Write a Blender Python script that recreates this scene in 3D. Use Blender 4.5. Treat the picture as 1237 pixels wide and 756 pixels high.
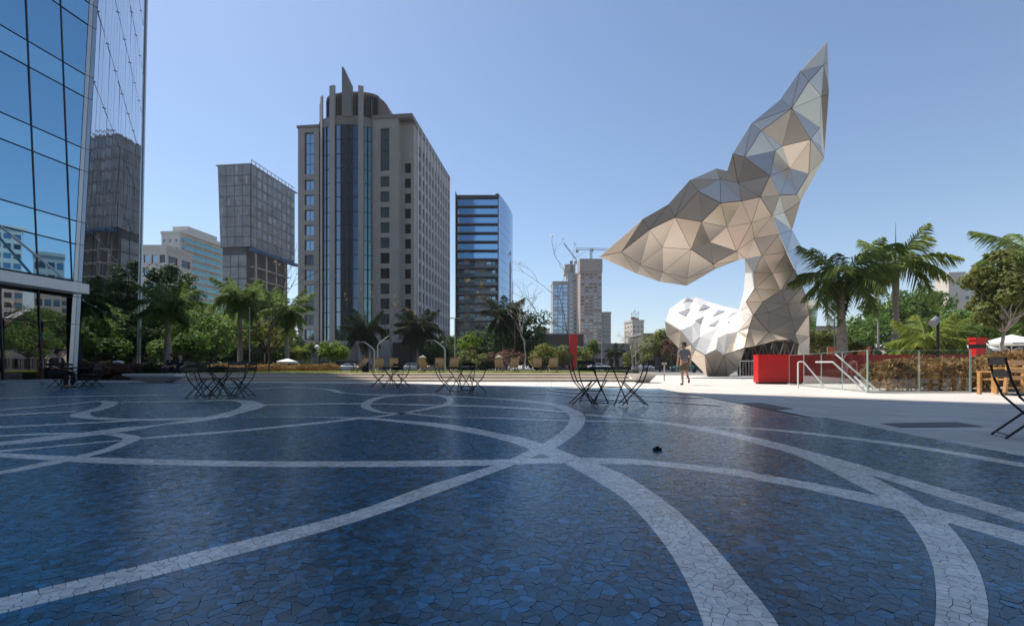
import bpy, bmesh, math, random
import numpy as np
from mathutils import Vector, Matrix, kdtree

for o in list(bpy.data.objects): bpy.data.objects.remove(o)
scene = bpy.context.scene
COL = scene.collection
R = math.radians
random.seed(7)

# ------------------------------------------------------------------ camera
FPX, CX, HY, CAMH = 570.0, 618.5, 443.0, 0.75        # focal length and horizon in photograph pixels
cam_d = bpy.data.cameras.new('camera'); cam = bpy.data.objects.new('camera', cam_d); COL.objects.link(cam)
cam.location = (0, 0, CAMH); cam.rotation_euler = (R(90), 0, 0)
cam_d.sensor_fit = 'HORIZONTAL'; cam_d.sensor_width = 36.0; cam_d.lens = 36.0 * FPX / 1237.0
cam_d.shift_y = (HY - 378.0) / 1237.0
cam_d.clip_start = 0.05; cam_d.clip_end = 4000
scene.camera = cam
# ------------------------------------------------------------------ sky and sun
SUN_AZ, SUN_EL = R(-51.5), R(59)                     # azimuth measured from +Y towards +X
world = bpy.data.worlds.new('World'); scene.world = world; world.use_nodes = True
wn = world.node_tree.nodes; wl = world.node_tree.links
bg = wn['Background']; sky = wn.new('ShaderNodeTexSky'); sky.sky_type = 'NISHITA'
sky.sun_disc = False; sky.sun_elevation = SUN_EL; sky.sun_rotation = SUN_AZ
sky.altitude = 760; sky.air_density = 1.15; sky.dust_density = 1.0; sky.ozone_density = 3.0
wl.new(sky.outputs[0], bg.inputs[0]); bg.inputs[1].default_value = 0.092
sun_d = bpy.data.lights.new('sun', 'SUN'); sun = bpy.data.objects.new('sun', sun_d); COL.objects.link(sun)
sun_d.energy = 4.6; sun_d.angle = R(0.5); sun_d.color = (1, 0.95, 0.87)
sdir = Vector((math.sin(SUN_AZ) * math.cos(SUN_EL), math.cos(SUN_AZ) * math.cos(SUN_EL), math.sin(SUN_EL)))
sun.rotation_euler = sdir.to_track_quat('Z', 'Y').to_euler()
scene.view_settings.view_transform = 'Standard'; scene.view_settings.look = 'None'
scene.view_settings.gamma = 1; scene.view_settings.exposure = 0.74

def G(x, y):                                         # a photograph pixel on the ground plane
    d = FPX * CAMH / (y - HY); return ((x - CX) / FPX * d, d)
def PX(x, y, d):                                     # a photograph pixel at distance d
    return Vector(((x - CX) / FPX * d, d, CAMH + (HY - y) / FPX * d))
def XD(x, d): return (x - CX) / FPX * d
def ZD(y, d): return CAMH + (HY - y) / FPX * d

# ------------------------------------------------------------------ materials
def mat(name, col, rough=0.6, metal=0.0, var=0.0, scale=4.0, bump=0.0, spec=0.5, coat=0.0, detail=4, isl=0.0, obr=0.0, alpha=1.0):
    m = bpy.data.materials.new(name); m.use_nodes = True
    nt = m.node_tree; b = nt.nodes['Principled BSDF']; L = nt.links
    b.inputs['Roughness'].default_value = rough; b.inputs['Metallic'].default_value = metal
    b.inputs['Specular IOR Level'].default_value = spec; b.inputs['Coat Weight'].default_value = coat
    b.inputs['Base Color'].default_value = (*col, 1)
    if var or bump:
        tc = nt.nodes.new('ShaderNodeTexCoord'); nz = nt.nodes.new('ShaderNodeTexNoise')
        nz.inputs['Scale'].default_value = scale; nz.inputs['Detail'].default_value = detail; nz.inputs['Roughness'].default_value = 0.65
        L.new(tc.outputs['Object'], nz.inputs['Vector'])
    cur = None
    if var:
        cr = nt.nodes.new('ShaderNodeMapRange'); cr.inputs['From Min'].default_value = 0.3; cr.inputs['From Max'].default_value = 0.7
        cr.inputs['To Min'].default_value = 1 - var; cr.inputs['To Max'].default_value = 1 + var
        L.new(nz.outputs['Fac'], cr.inputs['Value']); cur = cr.outputs[0]
    for k, kind in ((isl, 'isl'), (obr, 'obj')):
        if k:
            if kind == 'isl': src = nt.nodes.new('ShaderNodeNewGeometry').outputs['Random Per Island']
            else: src = nt.nodes.new('ShaderNodeObjectInfo').outputs['Random']
            r2 = nt.nodes.new('ShaderNodeMapRange'); r2.inputs['To Min'].default_value = 1 - k; r2.inputs['To Max'].default_value = 1 + k
            L.new(src, r2.inputs['Value'])
            if cur is None: cur = r2.outputs[0]
            else:
                mm = nt.nodes.new('ShaderNodeMath'); mm.operation = 'MULTIPLY'; L.new(cur, mm.inputs[0]); L.new(r2.outputs[0], mm.inputs[1]); cur = mm.outputs[0]
    if cur is not None:
        vm = nt.nodes.new('ShaderNodeVectorMath'); vm.operation = 'SCALE'; vm.inputs[0].default_value = col
        L.new(cur, vm.inputs['Scale']); L.new(vm.outputs[0], b.inputs['Base Color'])
    if bump:
        bp = nt.nodes.new('ShaderNodeBump'); bp.inputs['Strength'].default_value = bump; bp.inputs['Distance'].default_value = 0.02
        L.new(nz.outputs['Fac'], bp.inputs['Height']); L.new(bp.outputs[0], b.inputs['Normal'])
    return m

def foliage(name, col, tr=0.35, var=0.45):
    m = bpy.data.materials.new(name); m.use_nodes = True
    nt = m.node_tree; L = nt.links; nt.nodes.remove(nt.nodes['Principled BSDF']); out = nt.nodes['Material Output']
    ge = nt.nodes.new('ShaderNodeNewGeometry'); hs = nt.nodes.new('ShaderNodeHueSaturation'); hs.inputs['Color'].default_value = (*col, 1)
    a = nt.nodes.new('ShaderNodeMapRange'); a.inputs['To Min'].default_value = 1 - var; a.inputs['To Max'].default_value = 1 + var
    L.new(ge.outputs['Random Per Island'], a.inputs['Value']); L.new(a.outputs[0], hs.inputs['Value'])
    h = nt.nodes.new('ShaderNodeMath'); h.operation = 'MULTIPLY'; h.inputs[1].default_value = 7.31; f = nt.nodes.new('ShaderNodeMath'); f.operation = 'FRACT'
    L.new(ge.outputs['Random Per Island'], h.inputs[0]); L.new(h.outputs[0], f.inputs[0])
    c = nt.nodes.new('ShaderNodeMapRange'); c.inputs['To Min'].default_value = 0.475; c.inputs['To Max'].default_value = 0.525; L.new(f.outputs[0], c.inputs['Value']); L.new(c.outputs[0], hs.inputs['Hue'])
    p = nt.nodes.new('ShaderNodeBsdfPrincipled'); p.inputs['Roughness'].default_value = 0.6; p.inputs['Specular IOR Level'].default_value = 0.16
    t = nt.nodes.new('ShaderNodeBsdfTranslucent'); mx = nt.nodes.new('ShaderNodeMixShader'); mx.inputs[0].default_value = tr
    L.new(hs.outputs[0], p.inputs['Base Color']); L.new(hs.outputs[0], t.inputs['Color'])
    L.new(p.outputs[0], mx.inputs[1]); L.new(t.outputs[0], mx.inputs[2]); L.new(mx.outputs[0], out.inputs['Surface'])
    return m

def glass_mix(name, tint, refl=0.4, thru=0.75, rough=0.0):
    """a thin pane: part clear, part mirror, more mirror at grazing angles"""
    m = bpy.data.materials.new(name); m.use_nodes = True
    nt = m.node_tree; L = nt.links; nt.nodes.remove(nt.nodes['Principled BSDF']); out = nt.nodes['Material Output']
    t = nt.nodes.new('ShaderNodeBsdfTransparent'); t.inputs[0].default_value = (tint[0]*thru, tint[1]*thru, tint[2]*thru, 1)
    g = nt.nodes.new('ShaderNodeBsdfGlossy'); g.inputs['Roughness'].default_value = rough; g.inputs[0].default_value = (0.95, 0.97, 1, 1)
    fw_ = nt.nodes.new('ShaderNodeLayerWeight'); fw_.inputs[0].default_value = 0.5; lw = nt.nodes.new('ShaderNodeMath'); lw.operation = 'POWER'; lw.inputs[1].default_value = 4.0; L.new(fw_.outputs['Facing'], lw.inputs[0])
    mr = nt.nodes.new('ShaderNodeMapRange'); mr.inputs['To Min'].default_value = refl; mr.inputs['To Max'].default_value = 1.0
    mx = nt.nodes.new('ShaderNodeMixShader'); L.new(lw.outputs[0], mr.inputs['Value']); L.new(mr.outputs[0], mx.inputs[0])
    L.new(t.outputs[0], mx.inputs[1]); L.new(g.outputs[0], mx.inputs[2]); L.new(mx.outputs[0], out.inputs['Surface'])
    return m

def mirror_glass(name, col, rough=0.02, wav=0.0, ws=0.4):
    m = mat(name, col, rough, 1.0)
    if wav:
        nt = m.node_tree; tc = nt.nodes.new('ShaderNodeTexCoord'); nz = nt.nodes.new('ShaderNodeTexNoise'); nz.inputs['Scale'].default_value = ws; nz.inputs['Detail'].default_value = 1
        bp = nt.nodes.new('ShaderNodeBump'); bp.inputs['Strength'].default_value = wav; bp.inputs['Distance'].default_value = 0.05
        nt.links.new(tc.outputs['Object'], nz.inputs['Vector']); nt.links.new(nz.outputs['Fac'], bp.inputs['Height']); nt.links.new(bp.outputs[0], nt.nodes['Principled BSDF'].inputs['Normal'])
    return m

# ------------------------------------------------------------------ mesh helpers
class MB:
    def __init__(s): s.v = []; s.f = []; s.m = []
    def face(s, pts, mi=0):
        n = len(s.v); s.v += [tuple(p) for p in pts]; s.f.append(tuple(range(n, n + len(pts)))); s.m.append(mi)
    def box(s, x0, x1, y0, y1, z0, z1, mi=0, M=None):
        p = [Vector((x, y, z)) for z in (z0, z1) for x, y in ((x0, y0), (x1, y0), (x1, y1), (x0, y1))]
        if M: p = [M @ q for q in p]
        n = len(s.v); s.v += [tuple(q) for q in p]
        for f in ((3, 2, 1, 0), (4, 5, 6, 7), (0, 1, 5, 4), (1, 2, 6, 5), (2, 3, 7, 6), (3, 0, 4, 7)):
            s.f.append(tuple(n + i for i in f)); s.m.append(mi)
    def bar(s, a, b, w, h=None, mi=0):
        a = Vector(a); b = Vector(b); h = h or w; d = b - a; L = d.length
        q = d.to_track_quat('X', 'Z'); M = Matrix.Translation(a) @ q.to_matrix().to_4x4()
        s.box(0, L, -w / 2, w / 2, -h / 2, h / 2, mi, M)
    def tube(s, pts, rad, n=8, mi=0, cap=True):
        pts = [Vector(p) for p in pts]
        if not hasattr(rad, '__len__'): rad = [rad] * len(pts)
        base = len(s.v); up = None
        for i, p in enumerate(pts):
            d = (pts[min(i + 1, len(pts) - 1)] - pts[max(i - 1, 0)]).normalized()
            if up is None:
                up = Vector((0, 0, 1)) if abs(d.z) < 0.9 else Vector((1, 0, 0))
            sx = d.cross(up).normalized(); up = sx.cross(d).normalized()
            for k in range(n):
                a = 2 * math.pi * k / n; s.v.append(tuple(p + (sx * math.cos(a) + up * math.sin(a)) * rad[i]))
        for i in range(len(pts) - 1):
            for k in range(n):
                a = base + i * n + k; b = base + i * n + (k + 1) % n; s.f.append((a, b, b + n, a + n)); s.m.append(mi)
        if cap:
            s.f.append(tuple(base + k for k in range(n))[::-1]); s.m.append(mi)
            s.f.append(tuple(base + (len(pts) - 1) * n + k for k in range(n))); s.m.append(mi)
    def lathe(s, prof, n=16, mi=0, c=(0, 0, 0)):
        base = len(s.v)
        for r, z in prof:
            for k in range(n):
                a = 2 * math.pi * k / n; s.v.append((c[0] + r * math.cos(a), c[1] + r * math.sin(a), c[2] + z))
        for i in range(len(prof) - 1):
            for k in range(n):
                a = base + i * n + k; b = base + i * n + (k + 1) % n; s.f.append((a, b, b + n, a + n)); s.m.append(mi)
    def prism(s, poly, z0, z1, mi=0):
        k = len(poly); n = len(s.v)
        s.v += [(x, y, z0) for x, y in poly] + [(x, y, z1) for x, y in poly]
        s.f.append(tuple(n + i for i in range(k))[::-1]); s.m.append(mi); s.f.append(tuple(n + k + i for i in range(k))); s.m.append(mi)
        for i in range(k):
            j = (i + 1) % k; s.f.append((n + i, n + j, n + k + j, n + k + i)); s.m.append(mi)
    def mesh(s, name, mats, smooth=False):
        me = bpy.data.meshes.new(name); me.from_pydata(s.v, [], s.f)
        for m in (mats if isinstance(mats, (list, tuple)) else [mats]): me.materials.append(m)
        me.polygons.foreach_set('material_index', s.m)
        if smooth: me.polygons.foreach_set('use_smooth', [True] * len(s.f))
        me.update(); return me
    def build(s, name, mats, parent=None, smooth=False, loc=None):
        return put(name, s.mesh(name, mats, smooth), parent, loc)

def put(name, me, parent=None, loc=None, rot=None):
    o = bpy.data.objects.new(name, me); COL.objects.link(o)
    if parent: o.parent = parent
    if loc is not None: o.location = loc
    if rot is not None: o.rotation_euler = rot
    return o
def tag(o, label=None, cat=None, group=None, kind=None):
    for k, v in (('label', label), ('category', cat), ('group', group), ('kind', kind)):
        if v: o[k] = v
    return o
def thing(name, label, cat, loc=(0, 0, 0), rz=0, group=None):
    o = bpy.data.objects.new(name, None); COL.objects.link(o); o.location = loc; o.rotation_euler = (0, 0, rz); o.empty_display_size = 0.2
    return tag(o, label, cat, group)
def struct(name, o): o['kind'] = 'structure'; return o
KIDS = {}
def copy_tree(o, label=None, loc=None, rz=None):
    kids = {}
    for q in COL.objects:
        if q.parent: kids.setdefault(q.parent, []).append(q)
    def rec(src, par):
        c = src.copy(); COL.objects.link(c); c.parent = par
        for k in kids.get(src, []): rec(k, c)
        return c
    c = rec(o, None)
    if label: c['label'] = label
    if loc is not None: c.location = loc
    if rz is not None: c.rotation_euler = (0, 0, rz)
    return c

# shared materials
M = {}
M['pave'] = mat('pale_granite', (0.52, 0.475, 0.425), 0.7, var=0.16, scale=0.9, bump=0.08, obr=0.09, detail=9)
M['joint'] = mat('pavement_bed', (0.13, 0.125, 0.12), 0.85, var=0.2, scale=2)
M['urban'] = mat('urban_ground', (0.16, 0.155, 0.15), 0.9, var=0.25, scale=0.15)
M['asphalt'] = mat('asphalt', (0.06, 0.06, 0.062), 0.85, var=0.25, scale=0.8, bump=0.2)
M['white_paint'] = mat('white_paint', (0.78, 0.78, 0.76), 0.45, var=0.05)
M['steel'] = mat('brushed_steel', (0.62, 0.63, 0.64), 0.32, 0.9)
M['black_metal'] = mat('black_metal', (0.015, 0.016, 0.018), 0.4, 0.3)
M['dark'] = mat('dark_void', (0.012, 0.012, 0.014), 0.9)
M['red'] = mat('red_panel', (0.54, 0.012, 0.014), 0.42, var=0.14, scale=2.2, detail=8, bump=.05)
M['red_dark'] = mat('maroon_wall', (0.27, 0.010, 0.014), 0.45, var=0.16, scale=1.6, detail=8, obr=.12)
M['concrete'] = mat('concrete', (0.36, 0.35, 0.33), 0.8, var=0.12, scale=1.2, bump=0.1)
M['trunk_grey'] = mat('palm_bark', (0.28, 0.245, 0.21), 0.9, var=0.3, scale=5, bump=0.5)
M['trunk_dark'] = mat('dark_bark', (0.08, 0.06, 0.045), 0.9, var=0.35, scale=8, bump=0.6)
M['wood'] = mat('varnished_wood', (0.50, 0.27, 0.10), 0.45, var=0.25, scale=9, detail=8)
M['canvas'] = mat('beige_canvas', (0.52, 0.355, 0.36), 0.85, var=0.08, scale=3); M['deck_wood'] = mat('dark_oiled_wood', (0.22, 0.13, 0.08), .6, var=.2, scale=8)

# ================================================================== GROUND
mb = MB(); mb.face([(-1500, -400, -0.03), (1500, -400, -0.03), (1500, 2600, -0.03), (-1500, 2600, -0.03)])
struct('ground', mb.build('ground', M['urban']))['kind'] = 'structure'
ax = Vector((0.084, 1)).normalized(); ay = Vector((-ax.y, ax.x))         # plaza axes: along and across (to the left)
mb = MB(); mb.face([(-70, -30, -0.012), (75, -30, -0.012), (75, 44, -0.012), (-70, 44, -0.012)])
pavement = mb.build('pavement', M['joint']); pavement['kind'] = 'structure'
mb = MB(); mb.face([(-300, 76, -0.02), (300, 76, -0.02), (300, 99, -0.02), (-300, 99, -0.02)])
struct('road', mb.build('road', M['asphalt']))
for y_ in (75.7, 99): mb = MB(); mb.box(-300, 300, y_, y_ + .3, -0.03, 0.12); struct('kerb', mb.build('kerb', M['concrete']))
mb = MB()
for i in range(60): mb.face([(-180 + i*6, 87.4, -0.016), (-177 + i*6, 87.4, -0.016), (-177 + i*6, 87.55, -0.016), (-180 + i*6, 87.55, -0.016)])
struct('road_marking', mb.build('road_marking', M['white_paint']))

# paving slabs: one shared slab, singly where they are large, joined farther off
def slab_mesh(w, l):
    b = MB(); g = 0.008; c = 0.004
    b.box(g, w - g, g, l - g, -0.012, 0.0)
    return b.mesh('paving_slab', M['pave'])
EDGE = [(-60, 24.2), (-30, 24.0), (-16, 23.0), (-8, 21.6), (0, 18.6), (4.95, 16.0), (4.72, 10.7), (4.14, 3.82), (3.6, -2.6), (2.4, -16), (-60, -16)]
def in_poly(x, y, poly):
    c = False; j = len(poly) - 1
    for i in range(len(poly)):
        xi, yi = poly[i]; xj, yj = poly[j]
        if (yi > y) != (yj > y) and x < (xj - xi) * (y - yi) / (yj - yi) + xi: c = not c
        j = i
    return c
SW, SL = 1.2, 0.8
sm = slab_mesh(SW, SL); slabs = []
org = Vector((4.95, 16.0)); rz = -math.atan2(ax.x, ax.y)
far = MB()
for i in range(-48, 40):
    for j in range(-26, 34):
        p = org + Vector((math.cos(rz), math.sin(rz))) * (i * SW + (j % 2) * SW * 0.5) + Vector((-math.sin(rz), math.cos(rz))) * (j * SL)
        c = p + Vector((math.cos(rz), math.sin(rz))) * SW / 2 + Vector((-math.sin(rz), math.cos(rz))) * SL / 2
        if not (-62 < c.x < 50 and -5 < c.y < 42): continue
        if c.x < -18 and c.y > 24.5: continue
        if c.x < 6.2 and c.y > 24.4: continue
        ins = in_poly(c.x, c.y, EDGE)
        corners = [p + Vector((math.cos(rz), math.sin(rz))) * a + Vector((-math.sin(rz), math.cos(rz))) * b for a, b in ((0, 0), (SW, 0), (SW, SL), (0, SL))]
        if all(in_poly(q.x, q.y, EDGE) for q in corners): continue
        vis = c.y > 1 and abs(c.x) < 1.13 * c.y + 1
        slabs.append(((c.y if vis else 999 + c.length), p, 0.0))
slabs.sort(key=lambda s: s[0])
for k, (d, p, z) in enumerate(slabs):
    if k < 300 and d < 60: put('paving_slab', sm, pavement, (p.x, p.y, z), (0, 0, rz))
    else:
        Mx = Matrix.Translation((p.x, p.y, 0)) @ Matrix.Rotation(rz, 4, 'Z'); far.box(0.008, SW - 0.008, 0.008, SL - 0.008, -0.012, 0.0, 0, Mx)
fo = far.build('paving_slab_field', M['pave'], pavement); fo['kind'] = 'stuff'

# ------------------------------------------------------------------ mosaic plaza
def mosaic_mat(name, white):
    m = bpy.data.materials.new(name); m.use_nodes = True; nt = m.node_tree; L = nt.links; b = nt.nodes['Principled BSDF']; b.inputs['Specular IOR Level'].default_value = .36
    tc = nt.nodes.new('ShaderNodeTexCoord')
    v = nt.nodes.new('ShaderNodeTexVoronoi'); v.inputs['Scale'].default_value = 27; v.inputs['Randomness'].default_value = 1
    e = nt.nodes.new('ShaderNodeTexVoronoi'); e.feature = 'DISTANCE_TO_EDGE'; e.inputs['Scale'].default_value = 27
    L.new(tc.outputs['Object'], v.inputs['Vector']); L.new(tc.outputs['Object'], e.inputs['Vector'])
    sp = nt.nodes.new('ShaderNodeSeparateColor'); L.new(v.outputs['Color'], sp.inputs[0])
    ramp = tile_ramp(nt, white); L.new(sp.outputs[0], ramp.inputs[0])
    st = nt.nodes.new('ShaderNodeMath'); st.operation = 'LESS_THAN'; st.inputs[1].default_value = 0.028; L.new(e.outputs[0], st.inputs[0])
    mx = nt.nodes.new('ShaderNodeMix'); mx.data_type = 'RGBA'; L.new(st.outputs[0], mx.inputs[0]); L.new(ramp.outputs[0], mx.inputs[6]); mx.inputs[7].default_value = (*GROUT, 1)
    L.new(wear(nt, mx.outputs[2]), b.inputs['Base Color'])
    rr = nt.nodes.new('ShaderNodeMapRange'); rr.inputs['To Min'].default_value = TR0; rr.inputs['To Max'].default_value = TR1; L.new(sp.outputs[1], rr.inputs[0]); L.new(rr.outputs[0], b.inputs['Roughness'])
    # every chip leans a little its own way
    sub = nt.nodes.new('ShaderNodeVectorMath'); sub.operation = 'SUBTRACT'; sub.inputs[1].default_value = (0.5, 0.5, 0.5); L.new(v.outputs['Color'], sub.inputs[0])
    sc = nt.nodes.new('ShaderNodeVectorMath'); sc.operation = 'SCALE'; sc.inputs['Scale'].default_value = 0.055; L.new(sub.outputs[0], sc.inputs[0])
    ge = nt.nodes.new('ShaderNodeNewGeometry'); ad = nt.nodes.new('ShaderNodeVectorMath'); L.new(sc.outputs[0], ad.inputs[0]); L.new(ge.outputs['Normal'], ad.inputs[1])
    no = nt.nodes.new('ShaderNodeVectorMath'); no.operation = 'NORMALIZE'; L.new(ad.outputs[0], no.inputs[0]); L.new(no.outputs[0], b.inputs['Normal'])
    return m
GROUT = (0.175, 0.18, 0.185); TR0, TR1 = 0.17, 0.36
def tile_ramp(nt, white):
    r = nt.nodes.new('ShaderNodeValToRGB'); cr = r.color_ramp
    if white: cols = [(0, (0.60, 0.59, 0.55)), (0.5, (0.72, 0.70, 0.65)), (1, (0.82, 0.79, 0.73))]
    else: cols = [(0, (0.008, 0.040, 0.062)), (0.25, (0.010, 0.072, 0.118)), (0.55, (0.011, 0.100, 0.172)), (0.8, (0.012, 0.122, 0.22)), (0.93, (0.015, 0.150, 0.285)), (1, (0.03, 0.19, 0.36))]
    while len(cr.elements) < len(cols): cr.elements.new(0.5)
    for e, (p, c) in zip(cr.elements, cols): e.position = p; e.color = (*c, 1)
    return r
def wear(nt, col):
    # broad stains, dusty walking lines and spots that run across chips of either colour
    L = nt.links; ge = nt.nodes.new('ShaderNodeNewGeometry'); out = col
    for sc, lo, hi, a, b in ((0.45, .35, .68, .80, 1.15), (2.6, .42, .62, .90, 1.06), (9.0, .28, .40, .72, 1.0)):
        n = nt.nodes.new('ShaderNodeTexNoise'); n.inputs['Scale'].default_value = sc; n.inputs['Detail'].default_value = 6; n.inputs['Roughness'].default_value = .6; n.inputs['Distortion'].default_value = .4
        L.new(ge.outputs['Position'], n.inputs['Vector']); m = nt.nodes.new('ShaderNodeMapRange'); L.new(n.outputs[0], m.inputs[0])
        for k, v in zip((1, 2, 3, 4), (lo, hi, a, b)): m.inputs[k].default_value = v
        s = nt.nodes.new('ShaderNodeVectorMath'); s.operation = 'SCALE'; L.new(out, s.inputs[0]); L.new(m.outputs[0], s.inputs['Scale']); out = s.outputs[0]
    n = nt.nodes.new('ShaderNodeTexNoise'); n.inputs['Scale'].default_value = .8; n.inputs['Detail'].default_value = 8; L.new(ge.outputs['Position'], n.inputs['Vector'])
    m = nt.nodes.new('ShaderNodeMapRange'); m.inputs[1].default_value = .45; m.inputs[2].default_value = .75; m.inputs[3].default_value = 0.0; m.inputs[4].default_value = .06; L.new(n.outputs[0], m.inputs[0])
    x = nt.nodes.new('ShaderNodeMix'); x.data_type = 'RGBA'; L.new(m.outputs[0], x.inputs[0]); L.new(out, x.inputs[6]); x.inputs[7].default_value = (.26, .25, .23, 1)
    return x.outputs[2]
def chip_mat(name, white):
    m = bpy.data.materials.new(name); m.use_nodes = True; nt = m.node_tree; L = nt.links; b = nt.nodes['Principled BSDF']; b.inputs['Specular IOR Level'].default_value = .36
    ge = nt.nodes.new('ShaderNodeNewGeometry'); oi = nt.nodes.new('ShaderNodeObjectInfo')
    ad = nt.nodes.new('ShaderNodeMath'); L.new(ge.outputs['Random Per Island'], ad.inputs[0]); L.new(oi.outputs['Random'], ad.inputs[1])
    fr = nt.nodes.new('ShaderNodeMath'); fr.operation = 'FRACT'; L.new(ad.outputs[0], fr.inputs[0])
    tc = nt.nodes.new('ShaderNodeTexCoord'); nz = nt.nodes.new('ShaderNodeTexNoise'); nz.inputs['Scale'].default_value = 26; nz.inputs['Detail'].default_value = 5; L.new(tc.outputs['Object'], nz.inputs[0])
    ramp = tile_ramp(nt, white); L.new(fr.outputs[0], ramp.inputs[0])
    k = nt.nodes.new('ShaderNodeMapRange'); k.inputs['From Min'].default_value = 0.3; k.inputs['From Max'].default_value = 0.7; k.inputs['To Min'].default_value = 0.84; k.inputs['To Max'].default_value = 1.12; L.new(nz.outputs[0], k.inputs[0])
    sc = nt.nodes.new('ShaderNodeVectorMath'); sc.operation = 'SCALE'; L.new(ramp.outputs[0], sc.inputs[0]); L.new(k.outputs[0], sc.inputs['Scale']); L.new(wear(nt, sc.outputs[0]), b.inputs['Base Color'])
    rr = nt.nodes.new('ShaderNodeMapRange'); rr.inputs['To Min'].default_value = TR0; rr.inputs['To Max'].default_value = TR1; L.new(nz.outputs[0], rr.inputs[0]); L.new(rr.outputs[0], b.inputs['Roughness'])
    return m
M['blue_far'] = mosaic_mat('blue_mosaic', False); M['white_far'] = mosaic_mat('white_mosaic', True)
M['blue_chip'] = chip_mat('blue_chip', False); M['white_chip'] = chip_mat('white_chip', True)
M['grout'] = mat('grout', GROUT, 0.9, var=0.25, scale=20)

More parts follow.
